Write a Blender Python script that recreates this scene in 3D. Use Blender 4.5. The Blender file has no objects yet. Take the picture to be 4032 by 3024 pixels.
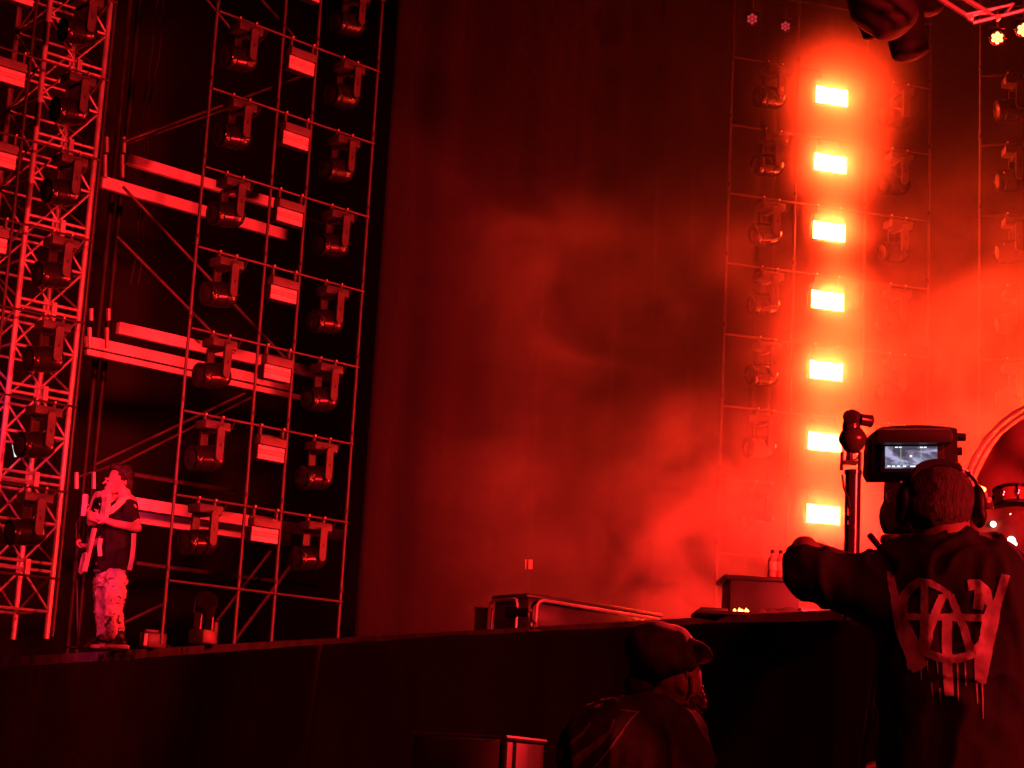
import bpy, bmesh, math, random
import numpy as np
from mathutils import Vector, Matrix, noise
from mathutils.bvhtree import BVHTree
random.seed(7)
sc = bpy.context.scene
COL = sc.collection
PI = math.pi

# ------------------------------------------------------------------ camera
EYE = Vector((0, 0, 1.4))
FPX, PITCH, ROLL = 7400.0, 0.197, -0.054
_F = Vector((0, math.cos(PITCH), math.sin(PITCH)))
_X = Vector((1, 0, 0)); _U = _X.cross(_F)
CX = _X*math.cos(ROLL) - _U*math.sin(ROLL)
CU = _U*math.cos(ROLL) + _X*math.sin(ROLL)
cam = bpy.data.cameras.new('camera'); camo = bpy.data.objects.new('camera', cam); COL.objects.link(camo)
cam.sensor_width = 36; cam.lens = FPX/4032*36; cam.clip_start = .1; cam.clip_end = 400
R = Matrix((CX, CU, -_F)).transposed().to_4x4()
camo.matrix_world = Matrix.Translation(EYE) @ R
sc.camera = camo

def ray(px, py):
    return _F + CX*((px-2016)/FPX) - CU*((py-1512)/FPX)
def P(px, py, d):
    "point seen at photo pixel px,py, d metres ahead"
    r = ray(px, py); return EYE + r*(d/r.y)
def PZ(px, py, zrel):
    r = ray(px, py); return EYE + r*(zrel/r.z)
def PPL(px, py, o, n):
    r = ray(px, py); return EYE + r*((o-EYE).dot(n)/r.dot(n))

# ------------------------------------------------------------------ world, exposure
w = bpy.data.worlds.new('World'); sc.world = w; w.use_nodes = True
nt = w.node_tree; bg = nt.nodes['Background']
bg.inputs[0].default_value = (.02, .0015, .002, 1); bg.inputs[1].default_value = .05
vs = sc.view_settings; vs.view_transform = 'Standard'; vs.look = 'None'; vs.exposure = 0; vs.gamma = 1
sc.cycles.use_denoising = True; sc.cycles.use_adaptive_sampling = True; sc.cycles.adaptive_threshold = .02
sc.cycles.volume_bounces = 1; sc.cycles.max_bounces = 5; sc.cycles.diffuse_bounces = 2
sc.cycles.glossy_bounces = 2; sc.cycles.transmission_bounces = 3; sc.cycles.transparent_max_bounces = 8
sc.cycles.volume_step_rate = 1.0; sc.cycles.volume_max_steps = 96
sc.cycles.sample_clamp_indirect = 6; sc.cycles.caustics_reflective = False; sc.cycles.caustics_refractive = False

# stage lighting: red spots out of view, mostly added to brighten dark parts
def spot(name, loc, tgt, power, size, blend=.4, col=(1, .016, .018), rad=.25):
    l = bpy.data.lights.new(name, 'SPOT'); l.energy = power; l.spot_size = math.radians(size); l.spot_blend = blend
    l.color = col; l.shadow_soft_size = rad
    o = bpy.data.objects.new(name, l); COL.objects.link(o); o.location = loc
    o.rotation_euler = (Vector(tgt)-Vector(loc)).to_track_quat('-Z', 'Y').to_euler(); return o
spot('scaffold_wash', (8.0, 1.5, 4.2), (-2.9, 17.2, 4.7), 20500, 30, .5, rad=.5)
spot('beam_wash', (-.6, 5.0, 4.6), (-4.2, 19.5, 5.0), 8000, 16, .6, rad=.4)  # added lamp that brightens the pale beams
spot('singer_follow_spot', (-9.0, 9.0, 8.0), (-3.9, 18.6, 3.1), 3300, 9, .3, (1, .02, .13))
spot('singer_side_spot', (1.0, 6.0, 7.5), (-3.9, 18.6, 3.2), 4000, 7, .3, (1, .02, .07))
spot('pit_wash', (6.0, -1.5, 7.5), (.7, 6.0, 1.2), 1500, 34, .6)
spot('pit_side', (5.4, 4.1, 3.0), (.95, 6.0, 1.9), 1150, 50, .6)
spot('pit_back_rim', (3.4, 9.8, 4.4), (.45, 6.0, 1.75), 5200, 26, .6, (1, .016, .02))
spot('left_wash', (-10.0, 5.0, 5.5), (-2.9, 16.8, 2.6), 3300, 32, 1)
spot('left_pit_wash', (-7.0, 2.0, 4.5), (-.6, 10.6, 1.3), 1300, 34, .9)  # added lamp that lifts the drape out of black
spot('backdrop_fill', (-5.5, 19.5, 12.5), (-5.5, 24.5, 5.0), 420, 120, 1, (1, .01, .012), .5)  # unseen lamp added to lift the black behind the scaffold
spot('stage_wash', (9.0, 5.0, 6.5), (4.0, 12.9, 3.0), 3600, 17, .7, (1, .02, .03))
spot('smoke_fill', (6.6, 15.0, 2.5), (2.0, 17.2, 4.6), 4800, 75, 1, (1, .008, .013), .15)  # unseen lamps added to give the smoke more crimson light
spot('smoke_fill', (5.6, 19.8, 2.6), (2.4, 16.8, 4.0), 4800, 85, 1, (1, .008, .013), .15)

# ------------------------------------------------------------------ materials
def mat(name, col, rough=.6, metal=0, spec=.5, bump=0, bscale=60, var=0, vscale=4, emit=None, estr=0, stretch=None, sheen=0):
    m = bpy.data.materials.new(name); m.use_nodes = True
    t = m.node_tree; N = t.nodes; L = t.links; b = N['Principled BSDF']
    b.inputs['Base Color'].default_value = (*col, 1); b.inputs['Roughness'].default_value = rough
    b.inputs['Metallic'].default_value = metal; b.inputs['Specular IOR Level'].default_value = spec
    if sheen: b.inputs['Sheen Weight'].default_value = sheen
    if emit: b.inputs['Emission Color'].default_value = (*emit, 1); b.inputs['Emission Strength'].default_value = estr
    if var or bump:
        tc = N.new('ShaderNodeTexCoord'); mp = N.new('ShaderNodeMapping')
        if stretch: mp.inputs['Scale'].default_value = stretch
        L.new(tc.outputs['Object'], mp.inputs[0])
    if var:
        n = N.new('ShaderNodeTexNoise'); n.inputs['Scale'].default_value = vscale; n.inputs['Detail'].default_value = 6
        L.new(mp.outputs[0], n.inputs['Vector'])
        r = N.new('ShaderNodeMapRange'); r.inputs[1].default_value = .3; r.inputs[2].default_value = .7
        r.inputs[3].default_value = 1-var; r.inputs[4].default_value = 1+var*.6
        L.new(n.outputs[0], r.inputs[0])
        mx = N.new('ShaderNodeVectorMath'); mx.operation = 'SCALE'; mx.inputs[0].default_value = col
        L.new(r.outputs[0], mx.inputs['Scale']); L.new(mx.outputs[0], b.inputs['Base Color'])
        r2 = N.new('ShaderNodeMapRange'); r2.inputs[3].default_value = max(.05, rough-.15); r2.inputs[4].default_value = min(1, rough+.15)
        L.new(n.outputs[0], r2.inputs[0]); L.new(r2.outputs[0], b.inputs['Roughness'])
    if bump:
        n2 = N.new('ShaderNodeTexNoise'); n2.inputs['Scale'].default_value = bscale; n2.inputs['Detail'].default_value = 4
        L.new(mp.outputs[0], n2.inputs['Vector'])
        bu = N.new('ShaderNodeBump'); bu.inputs['Strength'].default_value = bump; bu.inputs['Distance'].default_value = .01
        L.new(n2.outputs[0], bu.inputs['Height']); L.new(bu.outputs[0], b.inputs['Normal'])
    return m
M = dict(
    black=mat('black_powder_coat', (.022, .022, .024), .38, var=.3, bump=.1, bscale=200),
    head=mat('lamp_head_plastic', (.012, .012, .013), .22, var=.3),
    arm=mat('lamp_arm_metal', (.075, .075, .08), .45, var=.25, vscale=9),
    base2=mat('strobe_control_metal', (.13, .13, .14), .5, var=.3, vscale=9),
    base=mat('lamp_base_metal', (.055, .055, .06), .5, var=.3, vscale=9),
    pipe=mat('dull_scaffold_pipe', (.105, .10, .10), .5, .3, var=.35, vscale=7),
    dpipe=mat('dark_pipe', (.035, .035, .035), .5, .2, var=.4, vscale=6),
    alu=mat('bright_aluminium', (.50, .50, .52), .4, .45, var=.3, vscale=5),
    chrome=mat('chrome', (.8, .8, .82), .12, 1),
    clamp=mat('bare_clamp', (.85, .8, .6), .3, .3),
    board=mat('painted_beam', (.92, .9, .88), .6, var=.22, vscale=1.6, bump=.1, stretch=(1, 1, 1)),
    led=mat('strobe_reflector', (.80, .79, .79), .45, .1, var=.15, vscale=20),
    drape=mat('black_drape', (.03, .028, .028), .95, spec=.1, var=.3, vscale=1.2, bump=.15, bscale=90),
    seam_black=mat('seam_backing_black', (.004, .004, .004), .95, spec=.05, var=.2),  # near-black for the backing that darkens the drape seam
    curtain=mat('dark_curtain', (.022, .02, .02), .95, spec=.1, var=.35, vscale=.8, bump=.1, bscale=50, stretch=(1, 1, .15)),
    deck=mat('stage_deck', (.16, .15, .15), .6, var=.5, vscale=3, bump=.2, bscale=30),
    fascia=mat('stage_edge_board', (.24, .22, .22), .7, var=.5, vscale=5, bump=.3, bscale=25),
    ground=mat('ground', (.03, .03, .03), .9, var=.5),
    rubber=mat('black_rubber', (.015, .015, .015), .5, var=.2),
    case=mat('flight_case', (.03, .028, .028), .45, var=.4, vscale=5),
    skin=mat('skin', (.62, .42, .36), .5, var=.12, vscale=30, bump=.12, bscale=120),
    skind=mat('tanned_skin', (.36, .22, .17), .5, var=.2, vscale=30, bump=.2, bscale=140),
    hair=mat('short_hair', (.05, .035, .03), .6, var=.6, vscale=60, bump=.8, bscale=160, stretch=(1, 1, .2)),
    hairg=mat('greying_hair', (.09, .075, .07), .7, var=.6, vscale=90, bump=.9, bscale=220, stretch=(1, 1, .25)),
    shirt=mat('black_cotton', (.028, .026, .027), .9, spec=.15, var=.3, vscale=8, bump=.3, bscale=25, sheen=.0),
    shirt2=mat('faded_black_cotton', (.045, .042, .042), .9, spec=.15, var=.35, vscale=9, bump=.35, bscale=30),
    print_=mat('cracked_grey_print', (.50, .44, .50), .8, var=.6, vscale=14, bump=.2),
    print2=mat('faded_print', (.20, .18, .18), .85, var=.4, vscale=25),
    cap=mat('camouflage_cap', (.05, .047, .04), .85, var=.85, vscale=26, bump=.3),
    guitar=mat('pale_guitar_lacquer', (.75, .70, .66), .3, var=.25, vscale=5),
    strap=mat('pale_guitar_strap', (.8, .72, .55), .6),
    cream=mat('pale_rim', (.75, .62, .42), .5, var=.1),
    reddrum=mat('red_drum_shell', (.5, .14, .12), .3, var=.3, vscale=3),
    plastic=mat('bottle_plastic', (.5, .35, .25), .2, var=.3),
    label=mat('bottle_label', (.9, .8, .5), .4, var=.6, vscale=60),
    cloth=mat('grey_cloth', (.14, .12, .12), .9, var=.3, bump=.3),
    tape=mat('pale_tape', (.30, .28, .28), .7, var=.3, vscale=10),
    eye=mat('eye', (.7, .7, .7), .2),
    lip=mat('lips', (.32, .13, .12), .45),
)
def emis(name, col, s):
    return mat(name, (.1, .1, .1), .4, emit=col, estr=s)
M['lit'] = emis('lit_led_array', (1, .035, .0062), 1250)
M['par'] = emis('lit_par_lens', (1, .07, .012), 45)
M['pix'] = emis('dim_par_pixel', (1, .05, .07), .45)
M['glow_ball'] = emis('glint_glow', (1, .55, .35), 6)  # glow standing in for highlights on the drum hardware
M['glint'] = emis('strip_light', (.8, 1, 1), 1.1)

# patterned trousers of the singer
def trousers_mat():
    m = mat('pale_patterned_trousers', (.62, .55, .55), .85, bump=.4, bscale=30); t = m.node_tree; N = t.nodes; L = t.links
    tc = N.new('ShaderNodeTexCoord'); n = N.new('ShaderNodeTexNoise'); n.inputs['Scale'].default_value = 11; n.inputs['Detail'].default_value = 5
    n.inputs['Distortion'].default_value = 1.6
    L.new(tc.outputs['Object'], n.inputs['Vector'])
    c = N.new('ShaderNodeValToRGB'); c.color_ramp.elements[0].position = .36; c.color_ramp.elements[0].color = (.05, .04, .04, 1)
    c.color_ramp.elements[1].position = .42; c.color_ramp.elements[1].color = (.62, .55, .55, 1)
    L.new(n.outputs[0], c.inputs[0]); L.new(c.outputs[0], N['Principled BSDF'].inputs['Base Color']); return m
M['trousers'] = trousers_mat()

# ------------------------------------------------------------------ mesh helpers
def link(name, me, m=None, parent=None, loc=None):
    o = bpy.data.objects.new(name, me); COL.objects.link(o)
    if m and me is not None and len(me.materials) == 0: me.materials.append(m)
    if parent: o.parent = parent
    if loc is not None: o.location = loc
    return o
def finish(bm, name='m', smooth=True, ang=40):
    me = bpy.data.meshes.new(name)
    bmesh.ops.recalc_face_normals(bm, faces=bm.faces)
    bm.to_mesh(me); bm.free()
    if smooth:
        for p in me.polygons: p.use_smooth = True
        me.set_sharp_from_angle(angle=math.radians(ang))
    return me
def thing(name, label, cat, loc=(0, 0, 0), group=None, rot=None):
    o = bpy.data.objects.new(name, None); COL.objects.link(o); o.location = loc; o.empty_display_size = .1
    if rot: o.rotation_euler = rot
    o['label'] = label; o['category'] = cat
    if group: o['group'] = group
    return o
def tag(o, label, cat, group=None):
    o['label'] = label; o['category'] = cat
    if group: o['group'] = group
    return o
def structure(o): o['kind'] = 'structure'; return o
def box(bm, c, s, mtx=None, bev=0):
    r = bmesh.ops.create_cube(bm, size=1)
    v = r['verts']
    for x in v: x.co = Vector((x.co.x*s[0], x.co.y*s[1], x.co.z*s[2]))
    if bev:
        e = list({e for x in v for e in x.link_edges})
        rr = bmesh.ops.bevel(bm, geom=e, offset=bev, segments=2, affect='EDGES', profile=.6)
        v = list({x for f in rr['faces'] for x in f.verts} | {x for x in v if x.is_valid})
    T = (mtx or Matrix()) 
    for x in v: x.co = T @ (Vector(c)+x.co) if mtx else Vector(c)+x.co
    return v
def tube(bm, pts, r, seg=8, caps=True):
    pts = [Vector(p) for p in pts]; rings = []
    n = len(pts); rr = r if isinstance(r, (list, tuple)) else [r]*n
    prev = None
    for i, p in enumerate(pts):
        d = ((pts[min(i+1, n-1)]-pts[max(i-1, 0)])).normalized()
        if prev is None:
            a = Vector((0, 0, 1)) if abs(d.z) < .9 else Vector((1, 0, 0)); u = d.cross(a).normalized()
        else:
            u = (prev - d*prev.dot(d)).normalized()
        prev = u; v = d.cross(u)
        rings.append([bm.verts.new(p+(u*math.cos(2*PI*k/seg)+v*math.sin(2*PI*k/seg))*rr[i]) for k in range(seg)])
    for a, b in zip(rings, rings[1:]):
        for k in range(seg): bm.faces.new((a[k], a[(k+1) % seg], b[(k+1) % seg], b[k]))
    if caps:
        bm.faces.new(rings[0][::-1]); bm.faces.new(rings[-1])
def lathe(bm, prof, seg=20, mtx=None, axis='Z'):
    "prof: list of (r, h) along local z"
    mtx = mtx or Matrix(); rings = []
    for r, h in prof:
        if r < 1e-5: rings.append([bm.verts.new(mtx @ Vector((0, 0, h)))])
        else: rings.append([bm.verts.new(mtx @ Vector((r*math.cos(2*PI*k/seg), r*math.sin(2*PI*k/seg), h))) for k in range(seg)])
    for a, b in zip(rings, rings[1:]):
        if len(a) == 1 and len(b) == 1: continue
        for k in range(seg):
            k2 = (k+1) % seg
            if len(a) == 1: bm.faces.new((a[0], b[k2], b[k]))
            elif len(b) == 1: bm.faces.new((a[k], a[k2], b[0]))
            else: bm.faces.new((a[k], a[k2], b[k2], b[k]))
    for rg, rv in ((rings[0], True), (rings[-1], False)):
        if len(rg) > 2: bm.faces.new(rg[::-1] if rv else rg)
def axm(o, z, x=None):
    "matrix with local z along z at origin o"
    z = Vector(z).normalized(); x = Vector(x) if x else (Vector((0, 0, 1)) if abs(z.z) < .9 else Vector((1, 0, 0)))
    x = (x - z*x.dot(z)).normalized(); y = z.cross(x)
    m = Matrix((x, y, z)).transposed().to_4x4(); m.translation = Vector(o); return m
def T(name, pts, r, m, parent=None, seg=8, off=None):
    bm = bmesh.new(); tube(bm, pts, r, seg); return link(name, finish(bm, name), m, parent)
def B(name, c, s, m, parent=None, mtx=None, bev=0):
    bm = bmesh.new(); box(bm, c, s, mtx, bev); return link(name, finish(bm, name, ang=50), m, parent)
def plate(name, poly, t, m, parent=None, mtx=None, bev=0):
    "extruded polygon: poly in local xy, thickness along local z"
    bm = bmesh.new(); mtx = mtx or Matrix()
    a = [bm.verts.new(mtx @ Vector((x, y, -t/2))) for x, y in poly]; b = [bm.verts.new(mtx @ Vector((x, y, t/2))) for x, y in poly]
    n = len(poly); bm.faces.new(a[::-1]); bm.faces.new(b)
    for k in range(n): bm.faces.new((a[k], a[(k+1) % n], b[(k+1) % n], b[k]))
    return link(name, finish(bm, name, ang=35), m, parent)
def copy_tree(o, parent=None):
    c = o.copy(); COL.objects.link(c); c.parent = parent
    for ch in o.children: copy_tree(ch, c)
    return c
def sheet(name, fn, nu, nv, m, parent=None, thick=0):
    bm = bmesh.new(); g = [[bm.verts.new(fn(i/nu, j/nv)) for j in range(nv+1)] for i in range(nu+1)]
    for i in range(nu):
        for j in range(nv): bm.faces.new((g[i][j], g[i+1][j], g[i+1][j+1], g[i][j+1]))
    me = bpy.data.meshes.new(name); bm.to_mesh(me); bm.free()
    for p in me.polygons: p.use_smooth = True
    o = link(name, me, m, parent)
    if thick:
        md = o.modifiers.new('t', 'SOLIDIFY'); md.thickness = thick
    return o
def remeshed(name, shapes, voxel, m, parent=None, smooth=4, disp=None):
    """one continuous surface from tapered capsules ('c',a,b,ra,rb), ellipsoids ('e',centre,radii,matrix)"""
    bm = bmesh.new()
    for s in shapes:
        if s[0] == 'c':
            a, b, ra, rb = Vector(s[1]), Vector(s[2]), s[3], s[4]
            d = b-a; L = max(d.length, 1e-4); mt = axm(a, d); prof = []
            for k in range(7): t = -PI/2+PI/2*k/6; prof.append((max(ra*math.cos(t), 0), ra*math.sin(t)))
            for k in range(7): t = PI/2*k/6; prof.append((max(rb*math.cos(t), 0), L+rb*math.sin(t)))
            lathe(bm, prof, 20, mt)
        elif s[0] == 'e':
            mt = s[3] if len(s) > 3 else Matrix()
            r = bmesh.ops.create_uvsphere(bm, u_segments=24, v_segments=16, radius=1)
            q = Matrix.Translation(Vector(s[1])) @ mt @ Matrix.Diagonal((*s[2], 1))
            for v in r['verts']: v.co = q @ v.co
        elif s[0] == 'b':
            box(bm, s[1], s[2], s[3] if len(s) > 3 else None)
    me = bpy.data.meshes.new(name); bmesh.ops.recalc_face_normals(bm, faces=bm.faces); bm.to_mesh(me); bm.free()
    o = bpy.data.objects.new(name, me); COL.objects.link(o)
    md = o.modifiers.new('r', 'REMESH'); md.mode = 'VOXEL'; md.voxel_size = voxel
    if smooth: ms = o.modifiers.new('s', 'SMOOTH'); ms.iterations = smooth; ms.factor = .6
    dg = bpy.context.evaluated_depsgraph_get(); ev = o.evaluated_get(dg)
    me2 = bpy.data.meshes.new_from_object(ev); o.modifiers.clear(); o.data = me2; bpy.data.meshes.remove(me)
    me2.materials.clear(); me2.materials.append(m)
    if disp:
        me2.calc_loop_triangles()
        for v in me2.vertices: v.co = v.co + v.normal*disp(v.co, v.normal)
    for p in me2.polygons: p.use_smooth = True
    if parent: o.parent = parent
    return o
def bvh_of(o):
    me = o.data; return BVHTree.FromPolygons([v.co.copy() for v in me.vertices], [tuple(p.vertices) for p in me.polygons])

# ------------------------------------------------------------------ stage geometry
S = .76                                  # vertical spacing of the lighting frame rails
DECK = .83                               # deck height above the lens
ZD = EYE.z+DECK
up = Vector((0, 0, 1))

# ground and deck
structure(B('ground', (0, 30, -.05), (160, 160, .1), M['ground']))
EL = [PZ(0, 2588, DECK), PZ(430, 2564, DECK), PZ(1000, 2529, DECK), PZ(1600, 2497, DECK)]
ed = (EL[3]-EL[1]).normalized()
edge = [EL[0]-ed*14, EL[0], EL[1], EL[2], EL[3], EL[3]+ed*11]
bm = bmesh.new()
far = [Vector((16, 40, ZD)), Vector((-16, 40, ZD))]
poly = [Vector((p.x, p.y, ZD)) for p in edge]+far
top = [bm.verts.new(p) for p in poly]; bot = [bm.verts.new(p-up*.3) for p in poly]
bm.faces.new(top); bm.faces.new(bot[::-1])
for k in range(len(poly)): bm.faces.new((top[k], bot[k], bot[(k+1) % len(poly)], top[(k+1) % len(poly)]))
structure(link('stage_deck', finish(bm, 'deck', False), M['deck']))
# edge board
bm = bmesh.new()
nrm = Vector((-ed.y, ed.x, 0)); nrm = nrm if nrm.y < 0 else -nrm
for a, b in zip(edge, edge[1:]):
    a2 = Vector((a.x, a.y, 0)); b2 = Vector((b.x, b.y, 0)); d = (b2-a2); mt = axm(a2+d/2+nrm*.02, d.cross(up), d)
    v = box(bm, (0, 0, 0), (d.length, .03, .16), Matrix.Translation(Vector(((a2+b2)/2).to_tuple()[:2]+(ZD-.085,))+nrm*.017) @ Matrix.Rotation(math.atan2(d.y, d.x), 4, 'Z'))
structure(link('stage_edge', finish(bm, 'edgeboard', False), M['fascia']))

# draped pit wall: top line measured along the barrier
WP = [(-700, 2670, .6), (0, 2629, .6), (500, 2597, .6), (1278, 2540, .6), (1800, 2503, .6), (2660, 2463, .6), (3300, 2444, .6), (4300, 2440, .6)]
WL = [PZ(*p) for p in WP]
def wallpt(u, seq):
    n = len(seq)-1; k = min(int(u*n), n-1); t = u*n-k; return seq[k].lerp(seq[k+1], t)
def drape_panel(name, i0, i1, label, cuta=0, cutb=0):
    seq = WL[i0:i1+1]
    def fn(u, v):
        u2 = cuta+(1-cuta-cutb*(1+5*v))*u
        p = wallpt(u2, seq); a = wallpt(max(0, u2-.01), seq); b = wallpt(min(1, u2+.01), seq); d = (b-a).normalized(); n = Vector((d.y, -d.x, 0))
        s = p.length
        f = .012*math.sin(s*9+noise.noise(p*1.3)*5)+.03*noise.noise(Vector((s*2.1, v*1.5, i0*7)))+.018*noise.noise(Vector((s*6, v*2.5, i0*3)))
        z = p.z*(1-v) + .02*v
        q = Vector((p.x, p.y, z))+n*(f*min(1, v*6+.12)+.05*v)
        if v == 0: q.z += .006*noise.noise(Vector((s*3, 1, 2)))
        return q
    o = sheet(name, fn, 150, 60, M['drape'], thick=.02)
    tag(o, label, 'drape', 'black drapes along the pit wall'); return o
drape_panel('wall_drape', 0, 3, 'matte black drape left of the seam, under the guitarist', cutb=.004)
drape_panel('wall_drape', 3, 5, 'matte black drape right of the seam, under the case with tube handles', cuta=.005)
drape_panel('wall_drape', 5, 7, 'matte black drape on the far right, behind the camera operator')

pp = WL[3]; dd = (WL[4]-WL[2]); pb = thing('seam_backing', 'black backing added behind the seam to keep the gap between the wall drapes dark', 'post', (pp.x+abs(dd.y)/dd.length*.14, pp.y+abs(dd.x)/dd.length*.14, 0)); pb.rotation_euler = (0, 0, math.atan2(dd.y, dd.x))  # backing added to keep light out of the seam
B('upright', (0, 0, pp.z/2-.005), (.7, .03, pp.z-.01), M['seam_black'], pb); B('foot', (0, 0, .02), (.9, .2, .04), M['seam_black'], pb)

# ------------------------------------------------------------------ lighting fixtures
# local axes of a frame: x along the rails, y = -normal (into the stage), z up
def mover(th):
    t = thing('moving_head_light', '', 'stage light')
    o = B('base', (0, 0, -.10), (.29, .20, .085), M['base'], t, bev=.012)
    B('display', (.02, -.1015, -.10), (.07, .004, .035), M['black'], o)
    for s in (-1, 1):
        bm = bmesh.new(); lathe(bm, [(.021, -.012), (.021, .012)], 12, axm((s*.10, 0, 0), (1, 0, 0))); box(bm, (s*.10, 0, -.045), (.024, .03, .05))
        cl = link('clamp', finish(bm), M['arm'], t); B('glint_bolt', (s*.10, -.024, .006), (.014, .014, .018), M['clamp'], cl)  # pale bolt holds the glint of the clamp in its colour
    for s in (-1, 1):
        pts = []
        for k in range(9): a = PI*k/8; pts.append((.043*math.cos(a), .02+.033*math.sin(a)))
        for k in range(9): a = PI+PI*k/8; pts.append((.043*math.cos(a), -.245+.043*math.sin(a)))
        a_ = plate('yoke_arm', pts, .028, M['black'], t, Matrix.Translation((.0, s*.145, -.17)) @ Matrix.Rotation(PI/2, 4, 'X'))  # black puts shade on the inner face; only the outer plate is paler
        plate('arm_lit_face', [(x*.97, y*.985) for x, y in pts], .006, M['arm'], a_, Matrix.Translation((.0, s*.1615, -.17)) @ Matrix.Rotation(PI/2, 4, 'X'))
        hole = [(.011*math.cos(2*PI*k/12), .020*math.sin(2*PI*k/12)) for k in range(12)]
        plate('arm_slot', hole, .03, M['rubber'], a_, Matrix.Translation((0, s*.151, -.30)) @ Matrix.Rotation(PI/2, 4, 'X'))
    T('power_cable', [(.13, .04, -.10), (.20, .05, -.15), (.25, .04, -.08), (.27, .02, .0)], .006, M['rubber'], t, 5)
    B('yoke_bridge', (0, 0, -.155), (.06, .25, .03), M['black'], t)
    ax = Vector((-1, 0, -.13)).normalized()
    bm = bmesh.new()
    lathe(bm, [(0, -.135), (.05, -.13), (.09, -.11), (.118, -.07), (.128, -.02), (.128, .03), (.120, .035), (.120, .05), (.128, .055), (.124, .15), (.116, .155), (.118, .16), (.126, .21), (.122, .22), (.10, .215)], 28, axm((0, 0, -.42), ax))
    h = link('head', finish(bm, ang=35), M['head'], t)
    bm = bmesh.new(); lathe(bm, [(0, .225), (.06, .22), (.10, .208)], 20, axm((0, 0, -.42), ax)); link('lens', finish(bm), M['black'], h)
    return t
def strobe(lit):
    t = thing('strobe_light', '', 'strobe')
    for s in (-1, 1):
        bm = bmesh.new(); lathe(bm, [(.021, -.012), (.021, .012)], 12, axm((s*.13, 0, 0), (1, 0, 0))); box(bm, (s*.13, 0, -.05), (.022, .03, .06))
        cl = link('clamp', finish(bm), M['arm'], t); B('glint_bolt', (s*.13, -.024, .006), (.014, .014, .018), M['clamp'], cl)  # clamp glint again put into a pale bolt
    if lit:
        B('control_box', (0, .02, -.135), (.36, .10, .09), M['base'], t, bev=.006)
        B('bracket', (0, .05, -.08), (.30, .02, .03), M['black'], t)
        B('housing', (0, .03, -.27), (.385, .09, .175), M['black'], t, bev=.008)
        B('led_array', (0, -.0205, -.27), (.365, .008, .185), M['lit'], t)
    else:
        B('control_box', (0, .0, -.135), (.30, .10, .075), M['base2'], t, bev=.006)
        B('bracket', (0, .05, -.08), (.26, .02, .03), M['black'], t)
        hb = B('housing', (0, .03, -.245), (.315, .09, .135), M['black'], t, bev=.008)
        for z, h in ((-.1985, .034), (-.2225, .006), (-.2375, .013), (-.2525, .006), (-.2835, .046)):
            B('reflector_strip', (0, -.02, z), (.30, .012, h), M['led'], hb)
        T('power_cable', [(.13, .05, -.10), (.19, .05, -.16), (.22, .03, -.10), (.21, .02, .0)], .006, M['rubber'], t, 5)
    return t
ORD = ['first', 'second', 'third', 'fourth', 'fifth', 'sixth', 'seventh', 'eighth', 'ninth', 'tenth']
proto = {}
def place(kind, frame, s, z, label, group, rz=0):
    O, th = frame
    p = proto.get(kind)
    if p is None:
        p = mover(0) if kind == 'mover' else strobe(kind == 'lit'); proto[kind] = p; o = p
    else: o = copy_tree(p)
    d = Vector((math.cos(th), math.sin(th), 0))
    if kind == 'mover': o.scale = (.92,)*3; rz += random.uniform(-.05, .05)
    o.location = O + d*s + up*z; o.rotation_euler = (0, 0, th+rz); o['label'] = label; o['group'] = group
    return o
proto_ = {}
def frame_grid(name, label, O, th, posts, rows, zbot, ztop, group, prow=.030, pr=.0145, rr=.011, m=None, kr=.14):
    t = thing(name, label, 'scaffold frame', O, group); t.rotation_euler = (0, 0, th)
    m = m or M['pipe']
    for s in posts:
        o = T('upright', [(s, .03, zbot), (s, .03, ztop)], pr, m, t)
        z = ztop-.35
        while z > zbot+.2:
            if 'collar' not in proto_: bm = bmesh.new(); tube(bm, [(0, .03, -.02), (0, .03, .02)], .020, 10); proto_['collar'] = finish(bm, 'collar')
            link('joint_collar', proto_['collar'], M['dpipe'], o, (s, 0, z)); z -= S
    for z in rows:
        o = T('rail', [(posts[0], 0, z), (posts[-1], 0, z)], rr, m, t)
    return t
RL = (Vector((-3.84, 21.79, 8.82))*S+EYE, .769)
a_, b_, c_ = 1.023*S, .548*S, 1.026*S
LP = [0, a_, a_+b_, a_+b_+c_]
zf = ZD-RL[0].z
frame_grid('lighting_frame', 'tall pipe frame of lights in the middle of the left half, left of the curtain', RL[0], RL[1], LP, [-k*S for k in range(-1, 8)], zf, 1.6*S, 'pipe frames that carry the lights')
for k in range(-1, 7):
    r = ORD[k+1]
    if k >= 0: place('mover', RL, LP[1]*.42, -k*S, f'black moving head light in the left column of the curtain-side frame, {ORD[k]} from the top', 'moving head lights on pipe frames')
    place('strobe', RL, (LP[1]+LP[2])/2, -k*S, f'unlit rectangular strobe in the narrow middle bay of the curtain-side frame, {r} from the top', 'strobe lights on pipe frames')
    place('mover', RL, LP[2]+(LP[3]-LP[2])*.5, -k*S, f'black moving head light in the column next to the curtain, {r} from the top', 'moving head lights on pipe frames')

# far left frame
R0 = (Vector((-.476, 1.71, .635))*10*S/.82+EYE, .72)
zf0 = ZD-R0[0].z
P0 = [-.548*S-1.023*S*.0, 0, 1.023*S]
P0 = [-.548*S, 0, 1.023*S]
frame_grid('lighting_frame', 'darker pipe frame of lights at the far left edge, in front of the lattice tower', R0[0], R0[1], P0, [-k*S for k in range(-1, 7)], zf0, 1.6*S, 'pipe frames that carry the lights', m=M['dpipe'])
for k in range(-1, 6):
    place('strobe', R0, -.274*S, -k*S, f'unlit strobe at the left picture edge, {ORD[k+1]} from the top', 'strobe lights on pipe frames')
    place('mover', R0, P0[2]*.60, -k*S, f'moving head light before the lattice tower, {ORD[k+1]} from the top', 'moving head lights on pipe frames')

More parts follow.
